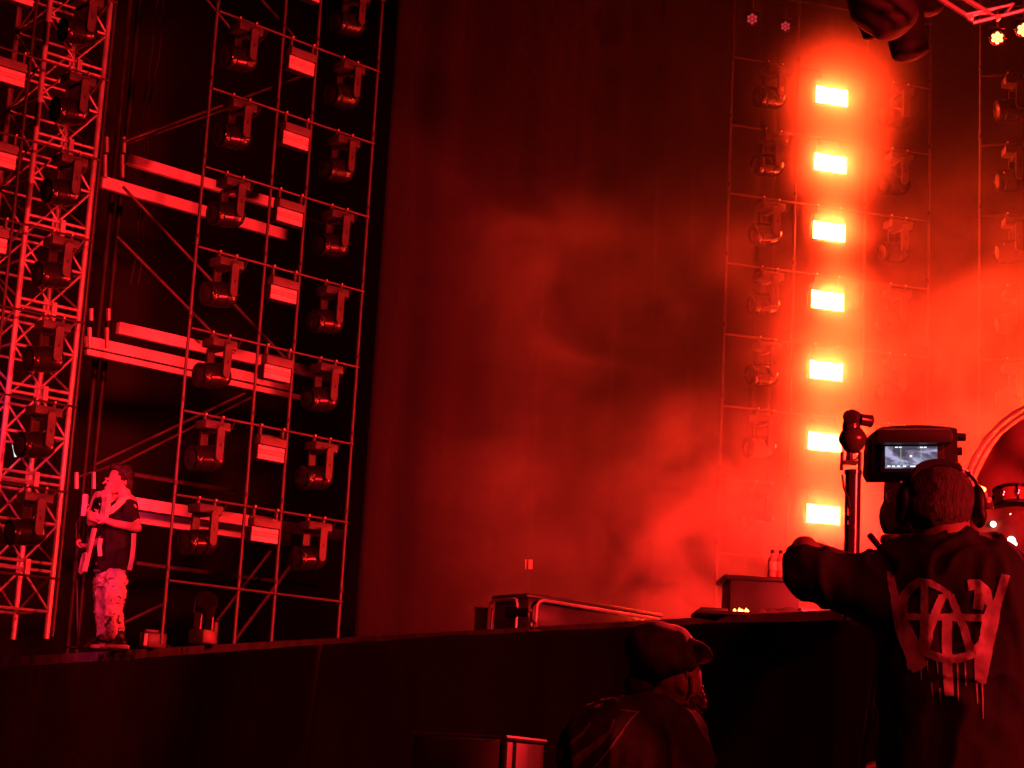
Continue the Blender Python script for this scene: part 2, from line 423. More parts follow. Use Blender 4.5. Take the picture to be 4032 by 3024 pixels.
# centre-back frame with the lit strobes
RR = (Vector((2.87, 25.01, 9.85))*S+EYE, .279)
wR = [0, 1.01*S, 2.09*S, 3.1*S]
frame_grid('lighting_frame', 'pipe frame in the smoke that carries the column of glaring strobes', RR[0], RR[1], wR, [-k*S for k in range(-1, 9)], ZD-RR[0].z, 1.6*S, 'pipe frames that carry the lights')
for k in range(-1, 7):
    if k >= 0: place('lit', RR, (wR[1]+wR[2])/2-.03, -k*S, f'glaring lit strobe in the smoke, {ORD[k]} from the top of the bright column', 'lit strobe lights')
    if k >= 0: place('mover', RR, wR[1]*.62, -k*S, f'moving head light left of the bright strobes, {ORD[k]} from the top', 'moving head lights on pipe frames', rz=.12)
    if k >= 0: place('mover', RR, wR[2]+(wR[3]-wR[2])*.5, -k*S, f'smoke-veiled moving head light right of the bright strobes, {ORD[k]} from the top', 'moving head lights on pipe frames', rz=.05)
# next frame round, angled the other way, fading into smoke at the right edge
RM = (P(3861, 300, 18.6), -.30)
frame_grid('lighting_frame', 'pipe frame fading into red smoke at the right picture edge', RM[0], RM[1], [0, .78, 1.6], [-k*S for k in range(-1, 8)], ZD-RM[0].z, 1.6*S, 'pipe frames that carry the lights')
for k in range(0, 6):
    place('mover', RM, .36, -k*S, f'moving head light at the right picture edge, {ORD[k]} from the top', 'moving head lights on pipe frames', rz=.3)
    if k >= 3: place('lit', RM, 1.35, -(k+1)*S, f'added unseen lit strobe beyond the right picture edge, {ORD[max(0,k-3)]} of three from the top', 'lit strobe lights')  # unseen strobes added to brighten the smoke at lower right

# ------------------------------------------------------------------ backdrop, curtain
def curtain(name, a, b, z0, z1, label, folds, amp, m, seed=0):
    a = Vector(a); b = Vector(b); d = (b-a); n = Vector((d.y, -d.x, 0)).normalized(); L = d.length
    def fn(u, v):
        s = u*L
        f = amp*math.sin(s*folds+2.2*noise.noise(Vector((s*.7, v*.6, seed))))+amp*1.4*noise.noise(Vector((s*1.9, v*.35, seed+4)))
        f *= (.55+.45*v)
        return Vector((a.x+d.x*u, a.y+d.y*u, z1+(z0-z1)*v))+n*f
    return tag(sheet(name, fn, int(L*22), 24, m, thick=.01), label, 'curtain', 'curtains at the back of the stage')
c0 = P(1400, 2400, 18.2); c1 = P(3000, 2400, 23.5)
curtain('curtain', (c0.x, c0.y, 0), (c1.x, c1.y, 0), ZD, 16, 'tall dark curtain between the left light frame and the bright strobes', 9, .05, M['curtain'])
curtain('backdrop', (-16, 24.5, 0), (.5, 24.6, 0), ZD, 17, 'black backdrop behind the left scaffolding', 5, .05, M['drape'], 9)
curtain('backdrop', (2.2, 23.6, 0), (14, 23.2, 0), ZD, 17, 'black backdrop hidden behind the red smoke', 5, .05, M['drape'], 5)

# ------------------------------------------------------------------ smoke
def smoke():
    bm = bmesh.new(); x0, x1, y0, y1, z0, z1 = -1.6, 9.0, 13.2, 23.0, ZD+.01, 12.5
    box(bm, ((x0+x1)/2, (y0+y1)/2, (z0+z1)/2), (x1-x0, y1-y0, z1-z0))
    m = bpy.data.materials.new('stage_smoke'); m.use_nodes = True; t = m.node_tree; N = t.nodes; L = t.links
    for n in list(N): N.remove(n)
    out = N.new('ShaderNodeOutputMaterial'); v = N.new('ShaderNodeVolumePrincipled'); L.new(v.outputs[0], out.inputs['Volume'])
    v.inputs['Color'].default_value = (.9, .9, .9, 1); v.inputs['Anisotropy'].default_value = .45
    tc = N.new('ShaderNodeTexCoord')
    def noise_(sc_, det, dist=0, off=(0, 0, 0), rough=.55):
        mp = N.new('ShaderNodeMapping'); mp.inputs['Location'].default_value = off; L.new(tc.outputs['Object'], mp.inputs[0])
        n = N.new('ShaderNodeTexNoise'); n.inputs['Scale'].default_value = sc_; n.inputs['Detail'].default_value = det
        n.inputs['Distortion'].default_value = dist; n.inputs['Roughness'].default_value = rough
        L.new(mp.outputs[0], n.inputs['Vector']); return n.outputs[0]
    def mr(s, a, b, c, d, smooth=True):
        r = N.new('ShaderNodeMapRange'); r.interpolation_type = 'SMOOTHSTEP' if smooth else 'LINEAR'
        for i, x in enumerate((a, b, c, d)): r.inputs[1+i].default_value = x
        L.new(s, r.inputs[0]); return r.outputs[0]
    def mt(op, a, b):
        n = N.new('ShaderNodeMath'); n.operation = op
        for i, x in enumerate((a, b)):
            if isinstance(x, (int, float)): n.inputs[i].default_value = x
            else: L.new(x, n.inputs[i])
        return n.outputs[0]
    sep = N.new('ShaderNodeSeparateXYZ'); L.new(tc.outputs['Object'], sep.inputs[0])
    warp = N.new('ShaderNodeTexNoise'); warp.inputs['Scale'].default_value = .9; warp.inputs['Detail'].default_value = 3; L.new(tc.outputs['Object'], warp.inputs['Vector'])
    wv = N.new('ShaderNodeVectorMath'); wv.operation = 'MULTIPLY_ADD'; wv.inputs[1].default_value = (1.9, 1.9, 1.9); L.new(warp.outputs['Color'], wv.inputs[0]); L.new(tc.outputs['Object'], wv.inputs[2])
    def puff(c, r, wgt, soft=.0):
        dn = N.new('ShaderNodeVectorMath'); dn.operation = 'DISTANCE'; dn.inputs[1].default_value = Vector(c)+Vector((.95, .95, .95)); L.new(wv.outputs[0], dn.inputs[0])
        return mr(dn.outputs['Value'], r*soft, r, wgt, 0)
    cloud = mr(noise_(1.15, 8, 1.1, SM_OFF, .58), .38, .68, .02, 1.7)
    acc = None
    for (px, py, d, r, wgt) in PUFFS:
        q = puff(P(px, py, d), r, wgt); acc = q if acc is None else mt('ADD', acc, q)
    dR = Vector((math.cos(RR[1]), math.sin(RR[1]), 0)); nR = Vector((math.sin(RR[1]), -math.cos(RR[1]), 0)); core = None
    nw = N.new('ShaderNodeVectorMath'); nw.operation = 'MULTIPLY_ADD'; nw.inputs[1].default_value = (.5, .5, .5); L.new(warp.outputs['Color'], nw.inputs[0]); L.new(tc.outputs['Object'], nw.inputs[2])
    for k, (r, wgt) in enumerate(HALO):
        c = RR[0]+dR*((wR[1]+wR[2])/2-.03)+nR*.22+up*(-k*S-.27)+Vector((.25, .25, .25))
        dn = N.new('ShaderNodeVectorMath'); dn.operation = 'DISTANCE'; dn.inputs[1].default_value = c; L.new(nw.outputs[0], dn.inputs[0])
        q = mt('POWER', mr(dn.outputs['Value'], 0, r, 1, 0, False), 3.4); q = mt('MULTIPLY', q, wgt)
        core = q if core is None else mt('ADD', core, q)
    edge_ = mr(sep.outputs[0], -1.5, .5, 0, 1)
    low = mr(sep.outputs[2], ZD, ZD+3.5, SM_L, 0)
    d = mt('ADD', acc, low); d = mt('MULTIPLY', d, cloud)
    d = mt('ADD', d, core); d = mt('ADD', d, SM_B); d = mt('MULTIPLY', d, edge_)
    L.new(d, v.inputs['Density'])
    o = link('smoke', finish(bm, 'smoke', False), m); o['kind'] = 'stuff'; return o
HALO = [(1.15, 6), (.95, 5.6), (.6, 5), (.65, 5), (.95, 6), (1.05, 6), (1.05, 6)]  # denser smoke added round each strobe to imitate lens glow
SM_OFF = (3.1, 0, 1.7); SM_L = .015; SM_B = .003
# photo pixel, distance, radius, thickness of each bank of smoke
PUFFS = [(3900, 1800, 17, 3.1, .17), (3300, 2250, 17, 2.2, .09), (3300, 350, 18.2, 1.2, .015), (3290, 1500, 17.8, 1.4, .03), (2820, 2150, 16.5, 1.9, .21),
         (2250, 1150, 15.5, 1.35, .08), (2550, 900, 16, .9, .03), (2050, 2050, 15.2, 1.5, .08), (1800, 1000, 15.2, 1.2, .06), (4050, 900, 17, 1.6, .05), (2950, 950, 17, 1.0, .06)]
smoke()
#REST
# ------------------------------------------------------------------ far-left lattice tower (bright aluminium)
def tower():
    O, th = R0; d = Vector((math.cos(th), math.sin(th), 0)); n = Vector((math.sin(th), -math.cos(th), 0))
    o = O - n*.42
    A = PPL(154, 407, o, n); Bp = PPL(391, 445, o, n)
    W = (Vector((Bp.x-A.x, Bp.y-A.y, 0))).length
    base = Vector((A.x, A.y, ZD))
    t = thing('lattice_tower', 'bright aluminium box truss tower at the far left, behind the dark light frame', 'truss tower', base)
    t.rotation_euler = (0, 0, th)
    D = .62; H = 8.6; mod = .775
    zn = PPL(391, 445, o, n).z-ZD
    z0 = zn % mod
    for x, y in ((0, 0), (W, 0), (0, D), (W, D)): T('chord', [(x, y, 0), (x, y, H)], .026, M['alu'], t, 10)
    z = z0-mod/2
    k = 0
    while z < H-.2:
        for y in (0, D):
            for zz in (z+.035, z+mod-.035):
                if zz > 0: T('cross_tube', [(0, y, zz), (W, y, zz)], .014, M['alu'], t, 8)
            zm = z+mod/2
            T('cross_tube', [(0, y, zm), (W, y, zm)], .014, M['alu'], t, 8)
            for x in (0, W):
                for q in (.035, mod-.035):
                    if z+q > 0: T('lacing_tube', [(x, y, zm), (W/2, y, z+q)], .011, M['alu'], t, 6)
        for x in (0, W):
            T('cross_tube', [(x, 0, zm), (x, D, zm)], .013, M['alu'], t, 8)
            for q in (.035, mod-.035):
                if z+q > 0: T('lacing_tube', [(x, 0, z+q), (x, D, zm)], .011, M['alu'], t, 6)
        B('hanging_strap', (W*.56, -.03, z+mod*.97), (.045, .03, .15), M['alu'], t)
        B('hanging_strap', (W*.44, .02, z+mod*.99), (.02, .02, .17), M['alu'], t)
        z += mod; k += 1
tower()
# dark mast and slack cables between the tower and the open bay
def mast():
    p = P(339, 1807, 20.5); t = thing('steel_mast', 'dark steel mast with hanging cables just right of the lattice tower', 'mast', (p.x, p.y, ZD))
    q = P(375, 1807, 20.6)-p
    T('upright', [(0, 0, 0), (0, 0, 9.5)], .036, M['dpipe'], t, 12)
    T('upright', [(q.x, .1, 0), (q.x, .1, 9.5)], .036, M['dpipe'], t, 12)
    for j, x in enumerate((.28, .34)):
        T('cable', [(x+.03*math.sin(z*.5+j)+.015*math.sin(z*1.3), .1, 4.2+z*.25) for z in range(22)], .010, M['rubber'], t, 6)
mast()

# ------------------------------------------------------------------ scaffold bay with painted beams behind the middle frame
thL = RL[1]; dL = Vector((math.cos(thL), math.sin(thL), 0)); nL = Vector((math.sin(thL), -math.cos(thL), 0))
oB = RL[0]-nL*2.2
def bay():
    b0 = PPL(400, 1400, oB, nL)
    t = thing('scaffold_bay', 'open scaffold bay with pairs of pale horizontal beams behind the curtain-side light frame', 'scaffold', (b0.x, b0.y, ZD))
    inv = Vector((b0.x, b0.y, ZD))
    def beam(p0, p1, th, m, off=0, name='beam', dep=.07):
        o = oB+nL*off
        a = PPL(*p0, o, nL); b = PPL(*p1, o, nL); mid = PPL((p0[0]+p1[0])/2, (p0[1]+p1[1])/2, o, nL)
        h = th/FPX*mid.y*1.02; z = (a.z+b.z)/2-h/2
        a2 = Vector((a.x, a.y, z)); b2 = Vector((b.x, b.y, z)); L = (b2-a2).length
        mt = Matrix.Translation((a2+b2)/2-inv) @ Matrix.Rotation(thL, 4, 'Z')
        bm = bmesh.new(); box(bm, (0, 0, 0), (L, dep, h), mt, .006)
        return link(name, finish(bm, ang=50), m, t)
    beam((493, 606), (1345, 862), 42, M['board'])
    beam((400, 695), (1130, 905), 46, M['board'], -.5)
    beam((466, 1270), (1345, 1470), 44, M['board'])
    beam((338, 1327), (1150, 1500), 42, M['board'], -.5)
    beam((338, 1375), (1180, 1556), 22, M['board'], -.45)
    beam((380, 1940), (1345, 2083), 44, M['board'])
    beam((340, 1985), (1140, 2105), 44, M['board'], -.5)
    beam((525, 1862), (930, 1925), 16, M['dpipe'], .2, 'ledger', .05)
    beam((533, 2212), (1250, 2300), 14, M['dpipe'], .2, 'ledger', .05)
    for px in (402, 470):
        for y0, y1 in ((540, 600), (610, 700), (1215, 1262), (1290, 1370), (1860, 1925)):
            a = PPL(px-(y0-540)*.09+18, y0, oB+nL*.3, nL)-inv; b = PPL(px-(y0-540)*.09+18, y1, oB+nL*.3, nL)-inv
            T('end_bracket', [a, b], .022, M['alu'], t, 6)
    def br(p0, p1, r=.016, off=.5, m='pipe'):
        o = oB+nL*off
        T('brace', [PPL(*p0, o, nL)-inv, PPL(*p1, o, nL)-inv], r, M[m], t, 8)
    br((480, 560), (1190, 300), .013, .5); br((480, 573), (905, 425), .010, .2)
    br((484, 735), (755, 1022)); br((755, 1022), (1180, 1470)); br((460, 930), (740, 1212)); br((740, 1212), (860, 1335))
    br((378, 1828), (965, 1548), .012); br((480, 1822), (990, 1565), .012, .2); br((300, 1880), (480, 1822), .012, .2)
    br((853, 2445), (1065, 2170), .015); br((923, 2524), (1175, 2188), .018, .9, 'pipe')
    br((480, 2455), (640, 2380), .014); br((330, 2548), (400, 2500), .014)
    br((1030, 0), (1100, 75), .016); br((800, -20), (910, 115), .012); br((1120, 100), (1165, 150), .012)
    br((1235, 1470), (1330, 1560), .010, .3)
    # floor plates and coiled cable at the foot
    for x, y in ((850, 2450),):
        a = PPL(x, y, oB+nL*1.2, nL)-inv; b = PPL(x-7, y+85, oB+nL*1.2, nL)-inv; T('upright', [a, b], .03, M['pipe'], t, 8)
bay()
# things on the deck near the foot of the frames
def floor_light(px, py, label, k=1.0, m='head'):
    p = PZ(px, py, DECK); t = thing('floor_light', label, 'stage light', p, 'floor lights on the stage')
    t.rotation_euler = (0, 0, thL+.3)
    B('base', (0, 0, .06), (.30*k, .26*k, .12), M['black'], t, bev=.015)
    for s in (-1, 1):
        plate('yoke_arm', [(-.035, 0), (.035, 0), (.035, .25), (0, .285), (-.035, .25)], .02, M['black'], t, Matrix.Translation((s*.13*k, 0, .10)) @ Matrix.Rotation(PI/2, 4, 'Z') @ Matrix.Rotation(PI/2, 4, 'X'))
    bm = bmesh.new(); lathe(bm, [(0, -.11), (.07, -.10), (.095, -.04), (.095, .03), (.10, .10), (.10, .11), (.085, .115), (0, .11)], 20, axm((0, 0, .30), (-.5, -.5, .55)))
    link('head', finish(bm), M[m], t); return t
floor_light(795, 2535, 'moving head light standing on the deck below the curtain-side frame, in its wide left bay', .62)
def monitor():
    p = PZ(600, 2552, DECK); t = thing('cable_box', 'small black connector box on the deck just right of the guitarist', 'stage box', p); t.rotation_euler = (0, 0, .4)
    B('case', (0, 0, .07), (.22, .14, .14), M['black'], t, bev=.01)
    B('handle', (-.02, 0, .155), (.13, .03, .03), M['arm'], t, bev=.008); B('plug', (-.09, -.075, .07), (.03, .03, .11), M['alu'], t)
    T('cable', [(.1, 0, .05), (.2, .05, .01), (.35, .02, .012), (.5, .12, .012)], .012, M['rubber'], t, 6)
monitor()

# ------------------------------------------------------------------ objects standing at the stage edge on the right
def case():
    ZB = ZD
    c0, c1, c2 = P(1937, 2342, 13.1), P(2075, 2337, 12.75), P(2612, 2415, 13.8)
    ztop = (c0.z+c1.z+c2.z)/3
    t = thing('low_cabinet', 'low black cabinet with bent tube rails on both visible sides, at the stage edge', 'equipment case', (c1.x, c1.y, ZD))
    A, Bq, C = [Vector((p.x, p.y, 0)) for p in (c0, c1, c2)]; o = Bq.copy(); D = A+(C-Bq)
    def prism(name, inset, z0, z1, m, bev=.006):
        cen = (A+C)/2; bm = bmesh.new(); ps = [cen+(p-cen)*inset-o for p in (A, Bq, C, D)]
        lo = [bm.verts.new(p+up*(z0-ZD)) for p in ps]; hi = [bm.verts.new(p+up*(z1-ZD)) for p in ps]
        bm.faces.new(lo[::-1]); bm.faces.new(hi)
        for k in range(4): bm.faces.new((lo[k], lo[(k+1) % 4], hi[(k+1) % 4], hi[k]))
        bmesh.ops.bevel(bm, geom=list(bm.edges), offset=bev, segments=1, affect='EDGES')
        return link(name, finish(bm, ang=50), m, t)
    prism('body', .965, ZD+.004, ztop-.03, M['case']); prism('lid', 1.0, ztop-.03, ztop, M['case'])
    def rail(a, b, n, pts):
        d = (b-a); out = []
        for s, z in pts: out.append(a+d*s+n*.05-o+up*(z*(ztop-ZD)))
        return out
    nl = Vector(((Bq-A).y, -(Bq-A).x, 0)).normalized(); nr = Vector(((C-Bq).y, -(C-Bq).x, 0)).normalized()
    T('tube_rail', rail(A, Bq, nl, [(.12, 0), (.13, .72), (.16, .80), (.24, .84), (.80, .86), (.88, .83), (.91, .72), (.91, 0)]), .011, M['alu'], t, 10)
    T('tube_rail', rail(Bq, C, nr, [(.03, 0), (.035, .72), (.05, .82), (.075, .86), (.90, .80), (.935, .76), (.95, .65), (.955, 0)]), .012, M['alu'], t, 10)
    p = P(1905, 2404, 13.6); bx = thing('stage_box', 'plain black box half hidden at the left of the railed cabinet', 'equipment case', (p.x, p.y, ZD))
    B('body', (0, 0, (p.z-ZD)/2), (.125, .3, p.z-ZD), M['case'], bx, bev=.008)
    B('lid', (0, 0, p.z-ZD+.005), (.135, .31, .012), M['black'], bx, bev=.003)
case()
def table_things():
    def bx(name, label, cat, px0, px1, ytop, d, dep, m, lid=False, side=None):
        a = P(px0, ytop, d); b = P(px1, ytop, d); z = (a.z+b.z)/2
        t = thing(name, label, cat, ((a.x+b.x)/2, d+dep/2, ZD)); w_ = b.x-a.x; h = z-ZD
        B('body', (0, 0, h/2), (w_, dep, h), m, t, bev=.008)
        if lid:
            B('lid', (-.012, 0, h+.012), (w_+.05, dep+.03, .03), M['black'], t, bev=.012)
        return t, h
    t, h = bx('side_desk', 'black desk with an overhanging lid under the two bottles', 'equipment case', 2876, 3150, 2288, 10.75, .4, M['case'], True)
    t2, h2 = bx('long_case', 'long low black case at the stage edge in front of the desk', 'equipment case', 2745, 3420, 2416, 10.2, .35, M['case'])
    t3, h3 = bx('thin_board', 'thin dark board lying at the left end of the long low case', 'board', 2758, 2868, 2392, 10.7, .3, M['case'])
    for px, py, col, lab in ((3040, 2266, 'plastic', 'left plastic bottle of the pair on the black desk'), (3072, 2268, 'plastic', 'right plastic bottle of the pair, close to the operator\'s elbow')):
        p = P(px, py, 10.85); p.z = ZD+h+.027
        b = thing('bottle', lab, 'bottle', p, 'drink bottles on the desk')
        bm = bmesh.new(); lathe(bm, [(0, 0), (.022, 0), (.026, .006), (.026, .03), (.024, .036), (.026, .042), (.026, .10), (.022, .118), (.011, .132), (.010, .146), (0, .146)], 18)
        link('body', finish(bm), M['plastic'], b)
        bm = bmesh.new(); lathe(bm, [(.0265, .045), (.0272, .046), (.0272, .095), (.0265, .096)], 18); link('label', finish(bm), M['label'], b)
        bm = bmesh.new(); lathe(bm, [(0, .146), (.0125, .146), (.0125, .163), (.010, .166), (0, .166)], 14); link('cap', finish(bm), M['black'], b)
    # crumpled cloth and pale block on the long case
    o0 = P(3080, 2385, 10.3); base = ZD+h2+.003
    def fn(u, v):
        x = (u-.5)*.30; y = (v-.5)*.2; e = min(u, 1-u, v, 1-v)*6
        return Vector((o0.x+x, 10.38+y, base+min(1, e)*(.012+.05*abs(noise.noise(Vector((u*3.3, v*2.5, 3))))+.02*u)))
    tag(sheet('cloth', fn, 40, 24, M['cloth'], thick=.006), 'crumpled grey cloth lying on the long case under the elbow', 'cloth')
    p = P(3195, 2390, 10.3); t = thing('paper_block', 'small pale block beside the crumpled cloth', 'paper block', (p.x, 10.4, base))
    B('stack', (0, 0, .022), (.10, .12, .044), M['board'], t, bev=.004); B('cover', (0, 0, .046), (.102, .122, .003), M['cream'], t)
    for i, px in enumerate((2893, 2912, 2922, 2938, 2944)):
        p = P(px, 2400-(i % 2)*8, 10.45); b = thing('small_glow', f'tiny lit lamp on the long case, {ORD[i]} from the left', 'lamp', (p.x, p.y, base), 'tiny lit lamps in front of the black desk')
        bm = bmesh.new(); lathe(bm, [(0, 0), (.008, 0), (.008, .012), (0, .012)], 10); link('mount', finish(bm), M['black'], b)
        bm = bmesh.new(); lathe(bm, [(0, .012), (.007, .014), (.008, .022+.004*(i % 2)), (0, .032+.006*(i % 2))], 10); link('glow_ball', finish(bm), M['par'], b)
table_things()
def clamp_light():
    d = 9.25; o = P(2092, 2487, d)
    t = thing('clamp_microphone', 'small black clip-on microphone with crumpled tape, clamped to the top of the wall drape', 'clip-on gadget', o)
    q = lambda px, py, dy=0: P(px, py, d+dy)-o
    bm = bmesh.new(); lathe(bm, [(0, 0), (.026, .002), (.030, .02), (.028, .06), (.020, .066), (.022, .10), (.024, .115), (0, .118)], 16, axm(q(1986, 2408), q(2066, 2412)-q(1986, 2408)))
    link('head', finish(bm), M['head'], t)
    T('arm', [q(2062, 2412), q(2078, 2432), q(2088, 2465), q(2092, 2490)], [.012, .010, .010, .012], M['arm'], t)
    B('clamp_jaw', q(2092, 2488), (.03, .07, .045), M['black'], t, bev=.006)
    B('clamp_screw', q(2073, 2405), (.05, .02, .02), M['alu'], t, bev=.004)
    B('clamp_screw', q(2113, 2458), (.012, .02, .028), M['cream'], t, bev=.003)
    def fn(u, v):
        c = q(2103+10*v, 2482+62*v); w_ = .030*(1-v*.75)
        return c+Vector(((u-.5)*2*w_, -.06+.02*math.sin(u*7+v*6), 0))
    sheet('tape_flap', fn, 8, 12, M['tape'], t, .003)
    def fn2(u, v):
        c = q(2066+6*v, 2495+35*v); w_ = .014*(1-v*.7); return c+Vector(((u-.5)*2*w_, -.05+.015*math.sin(u*6+v*5), 0))
    sheet('tape_flap', fn2, 6, 8, M['strap'], t, .003)
    T('cable', [q(2090, 2440), q(2106, 2450), q(2116, 2480), q(2122, 2500, .05)], .004, M['rubber'], t, 6)
clamp_light()
def bottom_case():
    d = 6.4; zt = P(1965, 2902, d).z
    a, b, c = P(1625, 2902, d), P(1990, 2902, d-.02), P(2147, 2938, d+.65)
    t = thing('flight_case', 'tall black case with a worn lit edge at the bottom of the picture', 'flight case', (b.x, b.y, 0))
    A, Bq, C = [Vector((p.x, p.y, 0)) for p in (a, b, c)]; o = Bq.copy(); D = A+(C-Bq); cen = (A+C)/2
    def prism(name, inset, z0, z1, m):
        bm = bmesh.new(); ps = [cen+(p-cen)*inset-o for p in (A, Bq, C, D)]
        lo = [bm.verts.new(p+up*z0) for p in ps]; hi = [bm.verts.new(p+up*z1) for p in ps]
        bm.faces.new(lo[::-1]); bm.faces.new(hi)
        for k in range(4): bm.faces.new((lo[k], lo[(k+1) % 4], hi[(k+1) % 4], hi[k]))
        bmesh.ops.bevel(bm, geom=list(bm.edges), offset=.006, segments=1, affect='EDGES'); return link(name, finish(bm, ang=50), m, t)
    prism('body', .985, .05, zt-.01, M['case'])
    def edgebar(p, q, r=.012): T('edge_trim', [p-o, q-o], r, M['pipe'], t, 6)
    edgebar(Bq+up*zt, C+up*zt, .008); edgebar(Bq+up*.05, Bq+up*zt, .010); edgebar(A+up*zt, Bq+up*zt, .005)
    m2 = Bq.lerp(C, .22); edgebar(m2+up*.05, m2+up*(zt-.01), .008)
    prism('base_plinth', .95, 0, .05, M['black'])
bottom_case()
def tapes():
    for o in [x for x in COL.objects if x.name.startswith('wall_drape')]:
        pass
    dr = bpy.data.objects['wall_drape']; bv = bvh_of(dr)
    def fn(u, v):
        r = ray(728+104*u+3*math.sin(v*9), 2786+44*v+3*math.sin(u*7)); h = bv.ray_cast(EYE, r.normalized()); return (h[0] if h[0] else EYE+r*13)-r.normalized()*.014
    tag(sheet('fabric_patch', fn, 14, 6, M['tape'], thick=.002), 'small dull rectangular patch on the drape below the guitarist', 'patch')
    cu = bpy.data.objects['curtain']; bv = bvh_of(cu)
    def fn2(u, v):
        r = ray(2068+28*u, 2203+38*v); h = bv.ray_cast(EYE, r.normalized()); return (h[0] if h[0] else EYE+r*20)-r.normalized()*.03
    tag(sheet('paper_sign', fn2, 3, 3, M['board'], thick=.004), 'small pale square fixed to the dark curtain above the railed cabinet', 'paper sign')
tapes()

# ------------------------------------------------------------------ upper right: hanging cable bags, truss, par lamps
def cable_bag(label, pts, radii, seed):
    o = Vector(pts[-1]); n = len(pts); bm = bmesh.new()
    P2 = []; R2 = []
    for i in range(n-1):
        for k in range(6): t_ = k/6; P2.append(pts[i].lerp(pts[i+1], t_)-o); R2.append(radii[i]*(1-t_)+radii[i+1]*t_)
    P2.append(pts[-1]-o); R2.append(radii[-1])
    tail = (P2[-1]-P2[-2]).normalized(); r = R2[-1]; e = P2[-1].copy()
    for k in range(1, 7): a = PI/2*k/6; P2.append(e+tail*r*.55*math.sin(a)); R2.append(max(r*math.cos(a), .004))
    tube(bm, P2, R2, 36)
    for v in bm.verts:
        q = (v.co+o)*3; s = .035*noise.noise(q+Vector((seed, 0, 0)))+.012*noise.noise(q*4)
        v.co += Vector((s, s*.6, s*.5))
    t = thing('cable_bag', label, 'cable bag', o, 'black fabric bags hanging from the roof')
    link('bag', finish(bm, ang=80), M['bag'], t)
    bm = bmesh.new(); tube(bm, [P2[0]+Vector((0, 0, -.05)), P2[0]+Vector((0, 0, .7))], .012, 8); link('hoist_chain', finish(bm), M['dpipe'], t)
M['bag'] = mat('bag_fabric', (.016, .014, .014), .8, var=.3, vscale=5, bump=.3, bscale=12)
d = 12
cable_bag('largest black hanging bag, the middle one nearest the camera', [P(3420, -160, d), P(3475, 20, d), P(3525, 90, d)], [.20, .22, .17], 1)
cable_bag('lowest black hanging bag, its rounded foot below the large one', [P(3530, -60, d+.5), P(3560, 100, d+.5), P(3585, 200, d+.5)], [.16, .14, .125], 4)
cable_bag('small black hanging bag peeping out left of the large one', [P(3400, -100, d+.4), P(3425, 60, d+.4), P(3445, 130, d+.4)], [.10, .085, .07], 7)
cable_bag('black hanging bag cut by the top edge, right of the large one', [P(3640, -150, d+.5), P(3660, 0, d+.5), P(3665, 30, d+.5)], [.15, .12, .10], 11)
def roof_truss():
    d = 11.3; o = P(3690, 0, d)
    t = thing('roof_truss', 'aluminium roof truss crossing the top right corner', 'truss', o)
    q = lambda px, py, dy=0: P(px, py, d+dy)-o
    L = [((3690, -12), (3800, 58), .022), ((3800, -5), (3895, 52), .022), ((3830, 90), (4100, 22), .018), ((3800, 58), (3985, 18), .014), ((3800, 62), (3835, 90), .014),
         ((3815, 68), (3990, 12), .010), ((3895, 52), (3935, 72), .014), ((3960, 52), (3990, 12), .014), ((3560, -96), (3690, -12), .022), ((3670, -82), (3800, -5), .022), ((3800, -5), (3690, -12), .013), ((3895, 52), (3800, 58), .013)]
    for i, (a, b, r) in enumerate(L): T('chord' if r > .02 else 'lacing_tube', [q(*a), q(*b)], r*.8, M['alu'], t)
    for px, py in ((3820, 70), (3928, 70)):
        bm = bmesh.new(); lathe(bm, [(0, -.02), (.022, -.012), (.022, .012), (0, .02)], 10, axm(q(px, py), (0, -1, 0))); link('coupler', finish(bm), M['clamp'], t)
roof_truss()
def par(px, py, d, r, label, lit, group, aim=(-.15, -1, -.35)):
    o = P(px, py, d); t = thing('par_lamp', label, 'par lamp', o, group)
    bm = bmesh.new(); lathe(bm, [(0, -.2), (r*.7, -.18), (r*.95, -.05), (r*1.08, 0), (r*1.08, .03), (r*.98, .03), (r*.98, .012), (0, .012)], 20, axm((0, 0, 0), aim)); link('housing', finish(bm), M['black'], t)
    mt = axm(Vector(aim).normalized()*.014, aim)
    for k in range(7):
        a = PI/3*k; c = mt @ Vector((0, 0, 0) if k == 6 else (r*.6*math.cos(a), r*.6*math.sin(a), 0))
        bm = bmesh.new(); lathe(bm, [(0, 0), (r*.27, 0), (r*.24, .008), (0, .012)], 10, axm(c, aim)); link('lens', finish(bm), M['par'] if lit else M['pix'], t)
    T('bracket', [(-r*1.2, 0, 0), (-r*1.2, 0, r*1.6), (r*1.2, 0, r*1.6), (r*1.2, 0, 0)], .008, M['black'], t, 6)
    T('hanger', [(0, 0, r*1.6), (0, 0, r*1.6+.12)], .012, M['pipe'], t)
par(2962, 75, 17.5, .062, 'dim red multi-lens par lamp, left one of the two at the top centre', 0, 'par lamps hanging from the roof')
par(3093, 104, 17.5, .055, 'dim red multi-lens par lamp, right one of the two at the top centre', 0, 'par lamps hanging from the roof')
par(3926, 150, 11.5, .045, 'brightly lit par lamp under the roof truss', 1, 'par lamps hanging from the roof')
par(4030, 118, 11.5, .048, 'brightly lit par lamp cut by the right picture edge', 1, 'par lamps hanging from the roof')

